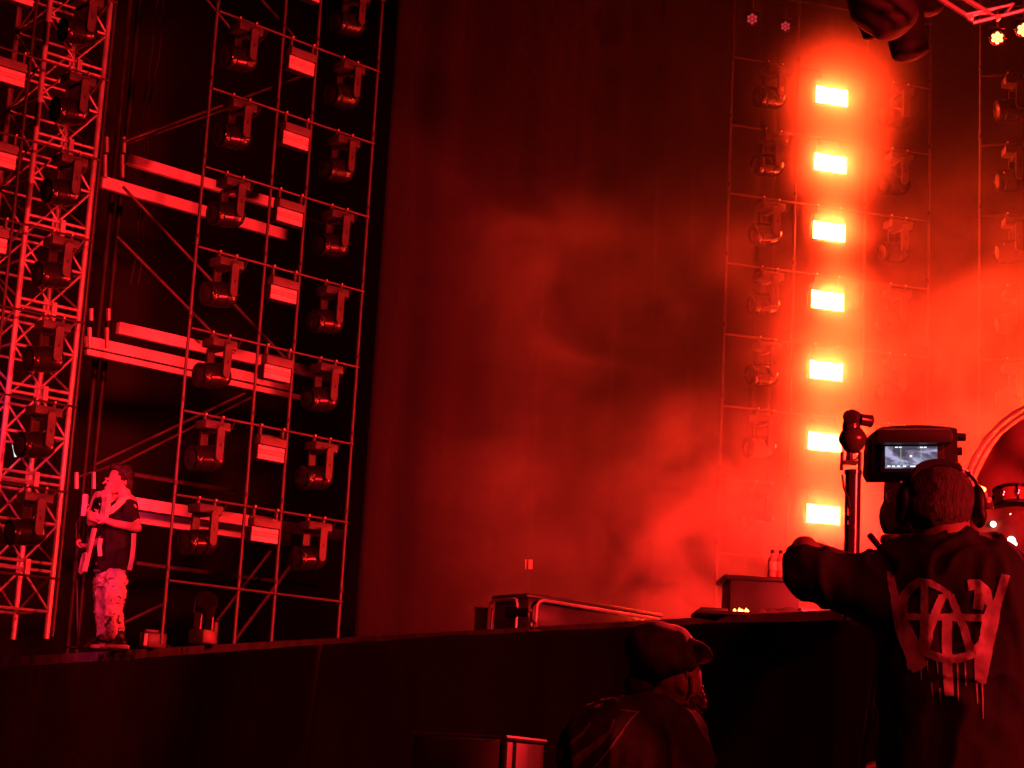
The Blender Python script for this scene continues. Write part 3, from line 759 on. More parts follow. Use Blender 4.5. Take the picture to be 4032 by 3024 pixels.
# ------------------------------------------------------------------ drums on the right
def drums():
    d = 12.9
    rz = ZD+.75
    p0 = P(3990, 2200, d)
    t = thing('drum_riser', 'black drum riser behind the camera operator', 'riser', (p0.x+.7, d+1.0, ZD))
    B('platform', (0, 0, .36), (2.4, 2.2, .06), M['black'], t); B('skirt', (0, 0, .165), (2.36, 2.16, .33), M['drape'], t)
    # large upright disc with a pale rim
    c = P(4245, 1990, 13.1); R_ = .81; ax = Vector((-.42, -.9, .0)).normalized()
    t = thing('round_screen', 'huge upright red disc with a pale double rim rising behind the drums', 'round stage prop', c)
    mt = axm((0, 0, 0), ax)
    def ring(name, r0, r1, m, parent=None):
        bm = bmesh.new(); pts = [mt @ Vector((r0*math.cos(2*PI*k/72), r0*math.sin(2*PI*k/72), 0)) for k in range(73)]
        tube(bm, pts, r1, 8, False); return link(name, finish(bm), m, t)
    ring('rim', R_, .013, M['cream']); ring('rim', R_-.045, .010, M['cream'])
    bm = bmesh.new(); lathe(bm, [(0, .02), (.3, .03), (.55, .01), (.735, -.01), (.74, -.05), (0, -.05)], 72, mt)
    for v in bm.verts: v.co += ax*.03*math.sin(math.atan2(v.co.z, v.co.x)*9)
    link('skin', finish(bm, ang=80), M['discskin'], t)
    T('stand', [mt @ Vector((0, 0, -.08)), mt @ Vector((0, 0, -.5))+Vector((0, 0, 0)), Vector((.2, .5, rz-.35-c.z))], .03, M['dpipe'], t)
    def drum(px, py, dd, r, h, tilt, label, m):
        o = P(px, py, dd); t = thing('tom_drum', label, 'drum', o, 'drums of the kit'); ax = Vector(tilt).normalized(); mt = axm((0, 0, 0), ax)
        bm = bmesh.new(); lathe(bm, [(r, 0), (r, h)], 32, mt); link('shell', finish(bm), m, t)
        for z in (0, h):
            bm = bmesh.new(); lathe(bm, [(r*1.0, z-.012), (r*1.05, z-.012), (r*1.05, z+.012), (r*1.0, z+.012)], 32, mt); link('hoop', finish(bm), M['black'] if z else M['dpipe'], t)
        bm = bmesh.new(); lathe(bm, [(0, h+.003), (r, h+.003)], 32, mt); link('drum_head', finish(bm), M['cloth'], t)
        for k in range(8):
            a = 2*PI*k/8; c = Vector((math.cos(a)*r*1.04, math.sin(a)*r*1.04, 0))
            T('lug', [mt @ (c+up*0), mt @ (c+up*h)], .006, M['chrome'], t, 6)
            B('lug_box', mt @ (c+up*h/2), (.028, .028, .05), M['chrome'], t, bev=.008)
        return t
    drum(3990, 1995, 12.7, .125, .115, (-.05, .22, 1), 'red tom drum high up, beside the headphone of the operator', M['reddrum'])
    drum(4150, 2120, 12.9, .15, .17, (-.1, -.2, 1), 'red floor tom cut by the right picture edge', M['reddrum'])
    drum(3905, 2300, 12.7, .27, .4, (0, -1, .05), 'large red bass drum hidden behind the operator\'s right shoulder', M['reddrum'])
    o = P(3960, 2110, 12.3)
    t = thing('drum_cover', 'rumpled red cloth cover over the front of the drum kit', 'cloth cover', o)
    def fn(u, v):
        a = PI*u; r = .40+.05*noise.noise(Vector((u*4, v*3, 1)))
        return Vector((-math.cos(a)*r, -.12-.28*math.sin(a)-.05*noise.noise(Vector((u*6, v*4, 5))), .16*math.sin(PI*min(1, v*.7+.3))-.62*v+.05*noise.noise(Vector((u*5, v*5, 8)))))
    sheet('cloth', fn, 50, 30, M['redcloth'], t, .01)
    drum(4030, 2095, 12.5, .11, .10, (-.15, .15, 1), 'small red drum below the first tom, cut by the right picture edge', M['reddrum'])
    o = P(3900, 2010, 12.4); t = thing('drum_rack', 'curved dark drum rack bar with shiny clamps beside the headphone', 'drum rack', o)
    W_ = lambda px, py, dy=0: P(px, py, 12.4+dy)-o
    T('bar', [W_(3850, 1925), W_(3872, 1975), W_(3905, 2022), W_(3960, 2030), W_(4060, 2018)], .014, M['dpipe'], t)
    T('bar', [W_(3905, 2022), W_(3950, 2060), W_(4060, 2066)], .010, M['dpipe'], t); T('post', [W_(3905, 2022), W_(3900, 2300)], .016, M['dpipe'], t)
    for k, (px, py) in enumerate(((3862, 1930), (3878, 1948), (3893, 1968), (3915, 2026), (3948, 2030), (3985, 2026), (4018, 2022), (3890, 2040), (3930, 2048), (3968, 2064), (3996, 2046))):
        bm = bmesh.new(); lathe(bm, [(0, -.02), (.016, -.016), (.019, 0), (.016, .016), (0, .02)], 12, axm(W_(px, py, -.03), (.3, -.5, .6+.2*(k % 3)))); link('clamp', finish(bm), M['clamp'], t)
        T('wing_bolt', [W_(px-6, py-9, -.04), W_(px+7, py+8, -.04)], .006, M['clamp'], t, 6)
    def cym(px, py, r, label):
        o = P(px, py, 12.3); t = thing('cymbal', label, 'cymbal', o, 'cymbals of the kit'); mt = axm((0, 0, 0), (-.2, -.25, 1))
        bm = bmesh.new(); lathe(bm, [(0, .03), (.03, .025), (.05, .01), (r, 0), (r, -.003), (.05, .004), (0, .02)], 32, mt); link('bronze_plate', finish(bm), M['chrome'], t)
        T('stand', [(0, 0, .04), (0, 0, -.5), (.1, .2, -1.0)], .010, M['dpipe'], t)
    cym(3960, 2066, .13, 'dark cymbal below the red tom drum')
    for i, (px, py, r) in enumerate(((3911, 2064, .020), (3868, 2118, .021), (3981, 2130, .032), (3993, 2143, .022), (3862, 1924, .018), (3873, 1927, .016), (3981, 2028, .016), (3992, 2035, .014))):  # hardware highlights modelled as small glowing balls
        o = P(px, py, 11.9); t = thing('small_glow', ['pale round glowing glint beside the headphone of the operator', 'pale round lamp just above the operator\'s right shoulder', 'largest pale glowing glint before the red drum cover', 'pale glowing glint touching the largest one', 'yellow glowing glint left of the tom drum', 'small yellow glowing glint touching the one left of the tom drum', 'white lamp under the tom drum', 'small white glowing glint under the tom drum, right of its neighbour'][i], 'lamp', o, 'glowing glints around the drum kit')
        bm = bmesh.new(); lathe(bm, [(0, -r), (r*.7, -r*.7), (r, 0), (r*.7, r*.7), (0, r)], 12, axm((0, 0, 0), (0, -1, 0))); link('glow_ball', finish(bm), M['glow_ball'] if i not in (4, 5) else M['par'], t)
        bm = bmesh.new(); lathe(bm, [(0, -r*2), (r*.6, -r*2), (r*.8, -r*.6)], 10, axm((0, 0, 0), (0, -1, 0))); link('mount', finish(bm), M['black'], t)
M['redcloth'] = mat('red_cloth_cover', (.20, .05, .06), .7, var=.7, vscale=5, bump=.9, bscale=9)
M['discskin'] = mat('red_disc_skin', (.75, .28, .24), .5, var=.35, vscale=2.5, bump=.4, bscale=3)
drums()

# ------------------------------------------------------------------ robotic camera on a pole
def ptz():
    d = 9.0; o = P(3354, 2180, d); t = thing('robotic_camera', 'small round robotic camera on a thick glossy pole left of the viewfinder', 'camera', (o.x, o.y, 0))
    inv = Vector((o.x, o.y, 0)); q = lambda px, py, dy=0: P(px, py, d+dy)-inv
    top = q(3352, 1852); r = .5*65/FPX*d
    bm = bmesh.new(); lathe(bm, [(0, 0), (.25, 0), (.25, .02), (r*1.02, .05), (r*1.02, 1.2), (r, 1.21), (r, top.z-.52), (r*1.08, top.z-.515), (r*1.08, top.z-.49), (r*.96, top.z-.485), (r*.96, top.z-.02), (r*1.08, top.z-.018), (r*1.08, top.z), (0, top.z)], 28)
    link('pole', finish(bm, ang=30), M['gloss'], t)
    tr = q(3352, 1852)
    T('cable', [q(3316, 1870, -.03), q(3322, 1920, -.05), q(3338, 1960, -.05), q(3345, 2000, -.05)], .006, M['rubber'], t, 6)
    for s in (3314, 3384): T('bracket_arm', [q(s, 1852), q(s+3, 1780)], .009, M['dpipe'], t)
    T('neck', [q(3344, 1822), q(3346, 1775)], [.02, .016], M['gloss'], t)
    B('foot_plate', q(3345, 1822), (.07, .07, .012), M['black'], t)
    T('cable', [q(3345, 1815), q(3372, 1808), q(3388, 1785)], .005, M['rubber'], t, 6)
    bm = bmesh.new(); c = q(3358, 1732); lathe(bm, [(0, -.068), (.03, -.062), (.045, -.045), (.068, -.012), (.070, .012), (.055, .04), (.043, .055), (0, .058)], 20, Matrix.Translation(c)); link('pan_base', finish(bm, ang=50), M['gloss'], t)
    bm = bmesh.new(); c = q(3352, 1672); lathe(bm, [(0, -.03), (.042, -.03), (.044, -.01), (.038, .03), (0, .034)], 20, Matrix.Translation(c)); link('tilt_collar', finish(bm), M['gloss'], t)
    bm = bmesh.new(); c = q(3357, 1645); lathe(bm, [(0, -.06), (.034, -.055), (.04, -.03), (.04, .03), (.034, .05), (0, .055)], 20, axm(c, (.5, 1, .1))); h = link('head', finish(bm, ang=50), M['gloss'], t)
    bm = bmesh.new(); c = q(3408, 1655); lathe(bm, [(0, -.035), (.028, -.03), (.029, .02), (.032, .03), (.024, .035), (0, .03)], 20, axm(c, (1, .3, -.05))); link('lens', finish(bm), M['gloss'], h)
    # row of shiny letters on a sticker: left as small bright dashes
    for k in range(9):
        B('sticker_mark', q(3339, 1972+k*9+(18 if k > 6 else 0), -.047), (.008 if k < 7 else .005, .003, .006), M['label'], t)
M['gloss'] = mat('glossy_dark_metal', (.045, .035, .035), .22, .3, var=.3)
ptz()

# ------------------------------------------------------------------ broadcast camera
def bcam():
    d = 6.35; o = P(3600, 2100, d); t = thing('broadcast_camera', 'large black broadcast camera with a glowing viewfinder, in front of the operator', 'camera', (o.x, o.y, .58))
    inv = Vector((o.x, o.y, .58)); q = lambda px, py, dy=0: P(px, py, d+dy)-inv
    s = d/FPX
    rt = (q(3700, 1800)-q(3600, 1800)).normalized(); vy = (q(3600, 1700)-q(3600, 1800)).normalized(); nn = rt.cross(vy)
    def mloc(px, py, dy=0):
        m = Matrix((rt, vy, nn)).transposed().to_4x4(); m.translation = q(px, py, dy); return m
    # housing with arched top, in its own plane
    pts = [(-165, -70), (-150, -95), (160, -95), (165, -60), (162, 85)]+[(160-20*k, 88+12*math.sin(PI*k/16)) for k in range(1, 16)]+[(-152, 85), (-162, 30)]
    plate('viewfinder_housing', [(x*s, y*s) for x, y in pts], .20, M['vf'], t, mloc(3582, 1790, .0))
    fr = B('screen_frame', (0, 0, 0), (252*s, 118*s, .03), M['black'], t, mloc(3590, 1803, -.115), .008)
    scr = B('screen', (0, 0, 0), (203*s, 85*s, .006), M['screen'], t, mloc(3588, 1801, -.134))
    for px in (3547, 3627): B('guide_line', (0, 0, 0), (2.5*s, 83*s, .002), M['scrline'], scr, mloc(px, 1801, -.1385))
    B('focus_mark', (0, 0, 0), (9*s, 8*s, .002), M['scrwhite'], scr, mloc(3587, 1796, -.1385))
    for k, px in enumerate((3500, 3518, 3538, 3562, 3590, 3602)): B('status_mark', (0, 0, 0), (12*s, 5*s, .002), M['scrwhite'], scr, mloc(px, 1836, -.1385))
    for px in (3530, 3545, 3628, 3643): B('status_mark', (0, 0, 0), (11*s, 4*s, .002), M['scrwhite'], scr, mloc(px, 1761, -.1385))
    hood = B('hood', (0, 0, 0), (300*s, 60*s, .10), M['vf'], t, mloc(3590, 1725, -.12), .015)
    for px, py, r in ((3785, 1721, 17), (3770, 1777, 17)):
        bm = bmesh.new(); lathe(bm, [(0, -20*s), (r*s, -19*s), (r*s, 16*s), (0, 17*s)], 16, mloc(px, py) @ Matrix.Rotation(PI/2, 4, 'Y')); link('knob', finish(bm), M['black'], t)
    B('side_arm', (0, 0, 0), (26*s, 150*s, .05), M['vf'], t, mloc(3742, 1770), .01)
    bm = bmesh.new(); tube(bm, [q(3735+16*math.cos(a), 1702-13*math.sin(a)) for a in [PI*k/8 for k in range(9)]], .006, 6); link('ring_handle', finish(bm), M['black'], t)
    B('side_grip', (0, 0, 0), (46*s, 150*s, .08), M['vf'], t, mloc(3436, 1805), .018)
    B('grip_foot', (0, 0, 0), (80*s, 30*s, .08), M['vf'], t, mloc(3452, 1862), .015)
    plate('body', [(x*s, y*s) for x, y in ((-70, 110), (80, 110), (120, 60), (120, -170), (-10, -170), (-22, -140), (-60, -110), (-78, -40), (-75, 80))], .42, M['vf'], t, mloc(3600, 1960, .2), .02)
    T('cable_loop', [q(3508, 1925), q(3486, 1938), q(3484, 1962), q(3498, 1978)], .006, M['rubber'], t, 6)
    for px, py in ((3548, 1898), (3542, 1975), (3540, 2002), (3528, 2022), (3540, 2045)): B('button', (0, 0, 0), (6*s, 7*s, .01), M['clamp'], t, mloc(px, py, -.12))
    bm = bmesh.new(); lathe(bm, [(0, 0), (.13, 0), (.13, .25), (.10, .27), (.10, .5), (.12, .55), (0, .55)], 24, axm(q(3650, 1990, .5), (.1, 1, .05))); link('lens', finish(bm), M['black'], t)
    B('fluid_head', (0, 0, 0), (190*s, 60*s, .2), M['black'], t, mloc(3600, 2140, .1), .02)
    B('handle_socket', (0, 0, 0), (66*s, 34*s, .06), M['black'], t, mloc(3503, 2122, -.02), .01)
    T('pan_handle', [q(3560, 2135), q(3470, 2162, -.1), q(3425, 2108, -.15)], .011, M['black'], t)
    B('button', (0, 0, 0), (8*s, 7*s, .01), M['clamp'], t, mloc(3577, 2131, -.16))
    T('column', [q(3600, 2150), Vector((.0, .1, .9))], .07, M['black'], t, 16)
    c = Vector((.0, .1, .9))
    T('leg', [c, q(3400, 3024, -.25), Vector((-.45, -.42, 0))], .016, M['legm'], t)
    T('leg', [c, Vector((.5, -.4, 0))], .016, M['legm'], t)
    T('leg', [c, Vector((0, .6, 0))], .016, M['legm'], t)
    for a, b, r in (((3452, 2622), (3395, 3024), .012), ((3486, 2682), (3440, 2860), .006)): T('strut', [q(*a, -.45), q(*b, -.45)], r, M['legm'], t)
M['vf'] = mat('camera_body_black', (.03, .026, .026), .5, var=.3, bump=.15, bscale=150)
M['legm'] = mat('leg_metal', (.22, .2, .2), .35, .5)
def screen_mat():
    m = emis('viewfinder_picture', (.25, .25, .4), 1); t = m.node_tree; N = t.nodes; L = t.links; b = N['Principled BSDF']
    b.inputs['Base Color'].default_value = (0, 0, 0, 1)
    tc = N.new('ShaderNodeTexCoord'); mp = N.new('ShaderNodeMapping'); mp.inputs['Scale'].default_value = (9, 9, 22); L.new(tc.outputs['Object'], mp.inputs[0])
    n = N.new('ShaderNodeTexNoise'); n.inputs['Scale'].default_value = 1.1; n.inputs['Detail'].default_value = 3; n.inputs['Distortion'].default_value = .8; L.new(mp.outputs[0], n.inputs[0])
    c = N.new('ShaderNodeValToRGB'); e = c.color_ramp.elements; e[0].position = .42; e[0].color = (.05, .05, .08, 1); e[1].position = .56; e[1].color = (.38, .38, .58, 1)
    x = e.new(.5); x.color = (.16, .16, .25, 1)
    L.new(n.outputs[0], c.inputs[0]); L.new(c.outputs[0], b.inputs['Emission Color']); b.inputs['Emission Strength'].default_value = 1.1; return m
M['screen'] = screen_mat(); M['scrline'] = emis('screen_guide', (.35, .6, .45), .6); M['scrwhite'] = emis('screen_mark', (.8, .9, 1), 1.4)
bcam()

# ------------------------------------------------------------------ people
def folds(amp, sc_, seed, aniso=(1, 1, .45)):
    def f(co, n):
        q = Vector((co.x*aniso[0], co.y*aniso[1], co.z*aniso[2]))*sc_+Vector((seed, seed*.7, 0))
        a = noise.noise(q+Vector((0, 0, noise.noise(q*.6)*1.5)))
        r = 1-abs(a)*2.4
        return amp*(max(0, r)**2-.35)+amp*.3*noise.noise(q*3)
    return f
def hand(c, fwd, palm_n, size=1.0, curl=1.2, side=1):
    "palm + four fingers of unequal length + thumb, as capsule list"
    fwd = Vector(fwd).normalized(); pn = Vector(palm_n); pn = (pn-fwd*pn.dot(fwd)).normalized(); sd = fwd.cross(pn)*side; c = Vector(c); out = []
    for k in range(4):
        a = c+sd*(-.03+.02*k)*size; b = a+fwd*.075*size; out.append(('c', a, b, .014*size, .0115*size))
        L = [.040, .045, .042, .033][k]*size; p = b; ang = .35*curl
        for j in range(3):
            dr = fwd*math.cos(ang)+pn*math.sin(ang); q = p+dr*L; out.append(('c', p, q, .0095*size-.0008*j, .0088*size-.0008*j)); p = q; L *= .72; ang += .75*curl
    a = c-sd*.028*size+fwd*.01; b = a+(fwd*.6-sd*.7+pn*.4).normalized()*.045*size; e = b+(fwd*.9+pn*.6).normalized()*.035*size
    out += [('c', a, b, .014*size, .011*size), ('c', b, e, .011*size, .009*size)]
    return out

# --- guitarist on the stage
def singer():
    f0 = PZ(440, 2556, DECK); d = f0.y
    t = thing('person', 'guitarist in a dark T-shirt and pale patterned trousers, facing left and lifting a pale guitar', 'person', (f0.x, d, ZD))
    inv = Vector((f0.x, d, ZD)); q = lambda px, py, dy=0: P(px, py, d+dy)-inv
    s = d/FPX
    rt = Vector((1, 0, 0))
    sk = []
    hc = q(468, 1885)
    sk += [('e', hc, (.098, .078, .112), Matrix.Rotation(-.1, 4, 'Y')), ('e', q(446, 1912), (.068, .058, .085)), ('c', q(420, 1893), q(406, 1903), .012, .011), ('e', q(423, 1944), (.022, .03, .02)),
           ('e', q(418, 1884), (.014, .045, .010)), ('e', q(415, 1918), (.010, .022, .006)), ('e', q(415, 1927), (.010, .02, .007)), ('e', q(430, 1935), (.04, .045, .035)),
           ('e', q(494, 1900, -.075), (.018, .010, .030)), ('e', q(494, 1900, .075), (.018, .010, .030)), ('c', q(486, 1915), q(495, 1985), .058, .066)]
    # near arm: shoulder - elbow - hand at the guitar
    sk += [('c', q(518, 2000, -.16), q(540, 2078, -.22), .052, .043), ('c', q(540, 2078, -.22), q(455, 2062, -.24), .045, .038), ('c', q(455, 2062, -.24), q(388, 2040, -.20), .038, .028)]
    sk += hand(q(386, 2040, -.20), (-1, .1, .25), (0, .9, .3), 1.05, 1.5)
    # far arm with closed fist left of the guitar
    sk += [('c', q(470, 2010, .17), q(415, 2115, .22), .050, .040), ('c', q(415, 2115, .22), q(350, 2152, .05), .040, .028)]
    sk += hand(q(350, 2152, .05), (-1, -.2, .05), (0, -.5, 1), 1.1, 1.9)
    # hidden trunk and legs so that the figure is one body
    sk += [('c', q(495, 1990), q(455, 2190), .12, .12), ('c', q(438, 2250, -.08), q(440, 2500, -.09), .075, .045), ('c', q(425, 2250, .08), q(410, 2500, .08), .075, .045)]
    body = remeshed('body', sk, .0075, M['skin'], t, 3)
    for dy in (-.045,): 
        o = remeshed('eye', [('e', q(424, 1892, dy), (.010, .008, .006))], .002, M['dark'], body, 0)
    remeshed('lips', [('e', q(414, 1923, 0), (.008, .020, .007))], .002, M['lip'], body, 0)
    hr = [('e', q(490, 1868), (.085, .088, .098)), ('e', q(462, 1842), (.075, .070, .040), Matrix.Rotation(.15, 4, 'Y')), ('e', q(508, 1905), (.042, .068, .065)), ('c', q(448, 1842), q(438, 1838), .032, .018)]
    # cut the face free: shift hair back and up
    h = remeshed('hair', hr, .009, M['hair'], t, 1, lambda co, n: .010*noise.noise(co*30)+.006*noise.noise(co*70))
    # T-shirt
    ts = [('c', q(500, 1998, -.02), q(470, 2040, 0), .115, .14), ('c', q(478, 2030), q(455, 2200), .165, .155), ('c', q(447, 2180), q(440, 2235), .160, .160), ('c', q(510, 1992, -.14), q(522, 2040, -.19), .072, .078), ('c', q(475, 2000, .14), q(455, 2045, .19), .07, .075), ('c', q(484, 1972), q(490, 1985), .075, .09)]
    remeshed('tshirt', ts, .013, M['shirt3'], t, 3, folds(.016, 6, 3, (1, 1, .6)))
    # trousers
    tr = [('c', q(440, 2235), q(435, 2275), .150, .145), ('c', q(455, 2280, -.08), q(445, 2400, -.10), .115, .092), ('c', q(445, 2400, -.10), q(452, 2490, -.10), .092, .085),
          ('c', q(415, 2280, .07), q(405, 2400, .08), .11, .088), ('c', q(405, 2400, .08), q(412, 2490, .08), .088, .080)]
    remeshed('trousers', tr, .012, M['trousers'], t, 2, folds(.020, 9, 8, (1, 1, 1.5)))
    for dy, px in ((-.12, 458), (.10, 418)):
        sh = remeshed('shoe', [('c', q(px+20, 2530, dy), q(px-28, 2538, dy), .050, .042), ('c', q(px+14, 2500, dy), q(px+14, 2530, dy), .05, .05)], .010, M['black'], t, 2)
        bm = bmesh.new(); c = q(px-6, 2549, dy); box(bm, (c.x, c.y, .022), (.27, .10, .044), None, .02); link('sole', finish(bm), M['board'], sh)
    B('belt', q(437, 2257), (.30, .27, .035), M['black'], t, bev=.02)
    # strap of the guitar over the shoulder
    g0 = q(372, 2040, -.1)
    g = thing('electric_guitar', 'pale electric guitar held upright against the chest of the guitarist, headstock down', 'guitar', inv+q(360, 2080, -.12))
    gi = q(360, 2080, -.12); gq = lambda px, py, dy=0: q(px, py, dy-.12)-gi
    dn = (gq(330, 2262)-gq(405, 1935)).normalized(); fr = Vector((-.75, -.65, 0)); fr = (fr-dn*fr.dot(dn)).normalized()
    side = dn.cross(fr)
    def gm(c): m = Matrix((side, dn, fr)).transposed().to_4x4(); m.translation = c; return m
    outl = []
    for k in range(40):
        a = 2*PI*k/40; r = 1+.16*math.cos(2*a)-.10*math.cos(4*a)+.06*math.sin(3*a); outl.append((.155*r*math.cos(a+.1), .20*r*math.sin(a+.1)))
    bdy = plate('body', outl, .045, M['guitar'], g, gm(gq(392, 2000)))
    plate('scratch_plate', [(x*.55+.02, y*.6) for x, y in outl], .004, M['black'], bdy, gm(gq(392, 2000)+fr*.026))
    for z in (-.03, .03, .08): B('pickup', (0, z, .03), (.08, .02, .012), M['chrome'], bdy, gm(gq(392, 2000)))
    plate('neck', [(-.024, 0), (.024, 0), (.028, -.0), (.022, .42), (-.022, .42)], .028, M['guitar'], g, gm(gq(372, 2080)))
    plate('headstock', [(-.025, 0), (.03, .01), (.042, .06), (.036, .19), (.0, .21), (-.04, .18), (-.045, .06)], .022, M['guitar'], g, gm(gq(336, 2175)))
    for k in range(6): T('tuning_peg', [gm(gq(336, 2175)) @ Vector((.035, .04+.026*k, 0)), gm(gq(336, 2175)) @ Vector((.065, .04+.026*k, 0))], .006, M['chrome'], g, 6)
    def strap(pts, w_, wd=Vector((0, 0, 1)), m='strap'):
        bm = bmesh.new(); vs_ = []
        for i, p in enumerate(pts):
            tt = (pts[min(i+1, len(pts)-1)]-pts[max(0, i-1)]).normalized(); sw = tt.cross(Vector((0, 1, .0))).normalized()
            vs_.append((bm.verts.new(p-sw*w_), bm.verts.new(p+sw*w_)))
        for a, b in zip(vs_, vs_[1:]): bm.faces.new((a[0], a[1], b[1], b[0]))
        me = bpy.data.meshes.new('strap'); bm.to_mesh(me); bm.free(); o = link('strap', me, M[m], g); md = o.modifiers.new('s', 'SOLIDIFY'); md.thickness = .008
    off = q(0, 0)*0
    K = lambda px, py, dy: q(px, py, dy)-gi
    strap([K(505, 1955, -.13), K(486, 1968, -.20), K(463, 1990, -.21), K(440, 2010, -.20), K(415, 2022, -.18)], .030)
    strap([K(528, 2100, -.20), K(526, 2150, -.19), K(520, 2200, -.19), K(510, 2245, -.18)], .022)
    strap([K(398, 2120, -.20), K(392, 2150, -.19), K(395, 2190, -.19)], .020)
M['dark'] = mat('dark_iris', (.02, .015, .012), .2)
M['shirt3'] = mat('dark_stage_shirt', (.014, .010, .011), .85, var=.4, vscale=10, bump=.3)
singer()

# --- microphone stand and hanging gear left of the guitarist
def mic():
    p = P(320, 2400, 18.4); t = thing('microphone_stand', 'thin microphone stand with pale fittings left of the guitarist', 'microphone stand', (p.x, p.y, ZD)); inv = Vector((p.x, p.y, ZD))
    q = lambda px, py: P(px, py, 18.4)-inv
    T('pole', [Vector((0, 0, .02)), q(300, 2060)], .012, M['dpipe'], t)
    T('boom', [q(300, 2060), q(385, 1945)], .008, M['dpipe'], t)
    bm = bmesh.new(); lathe(bm, [(0, 0), (.018, .01), (.024, .05), (.02, .08), (.012, .09), (.012, .16), (0, .16)], 14, axm(q(398, 1928), q(385, 1945)-q(398, 1928))); link('microphone', finish(bm), M['head'], t)
    bm = bmesh.new(); lathe(bm, [(0, 0), (.13, 0), (.13, .012), (.03, .03), (0, .03)], 20); link('base', finish(bm), M['black'], t)
    B('clip_tray', q(334, 1990), (.05, .06, .22), M['board'], t, bev=.01)
mic()

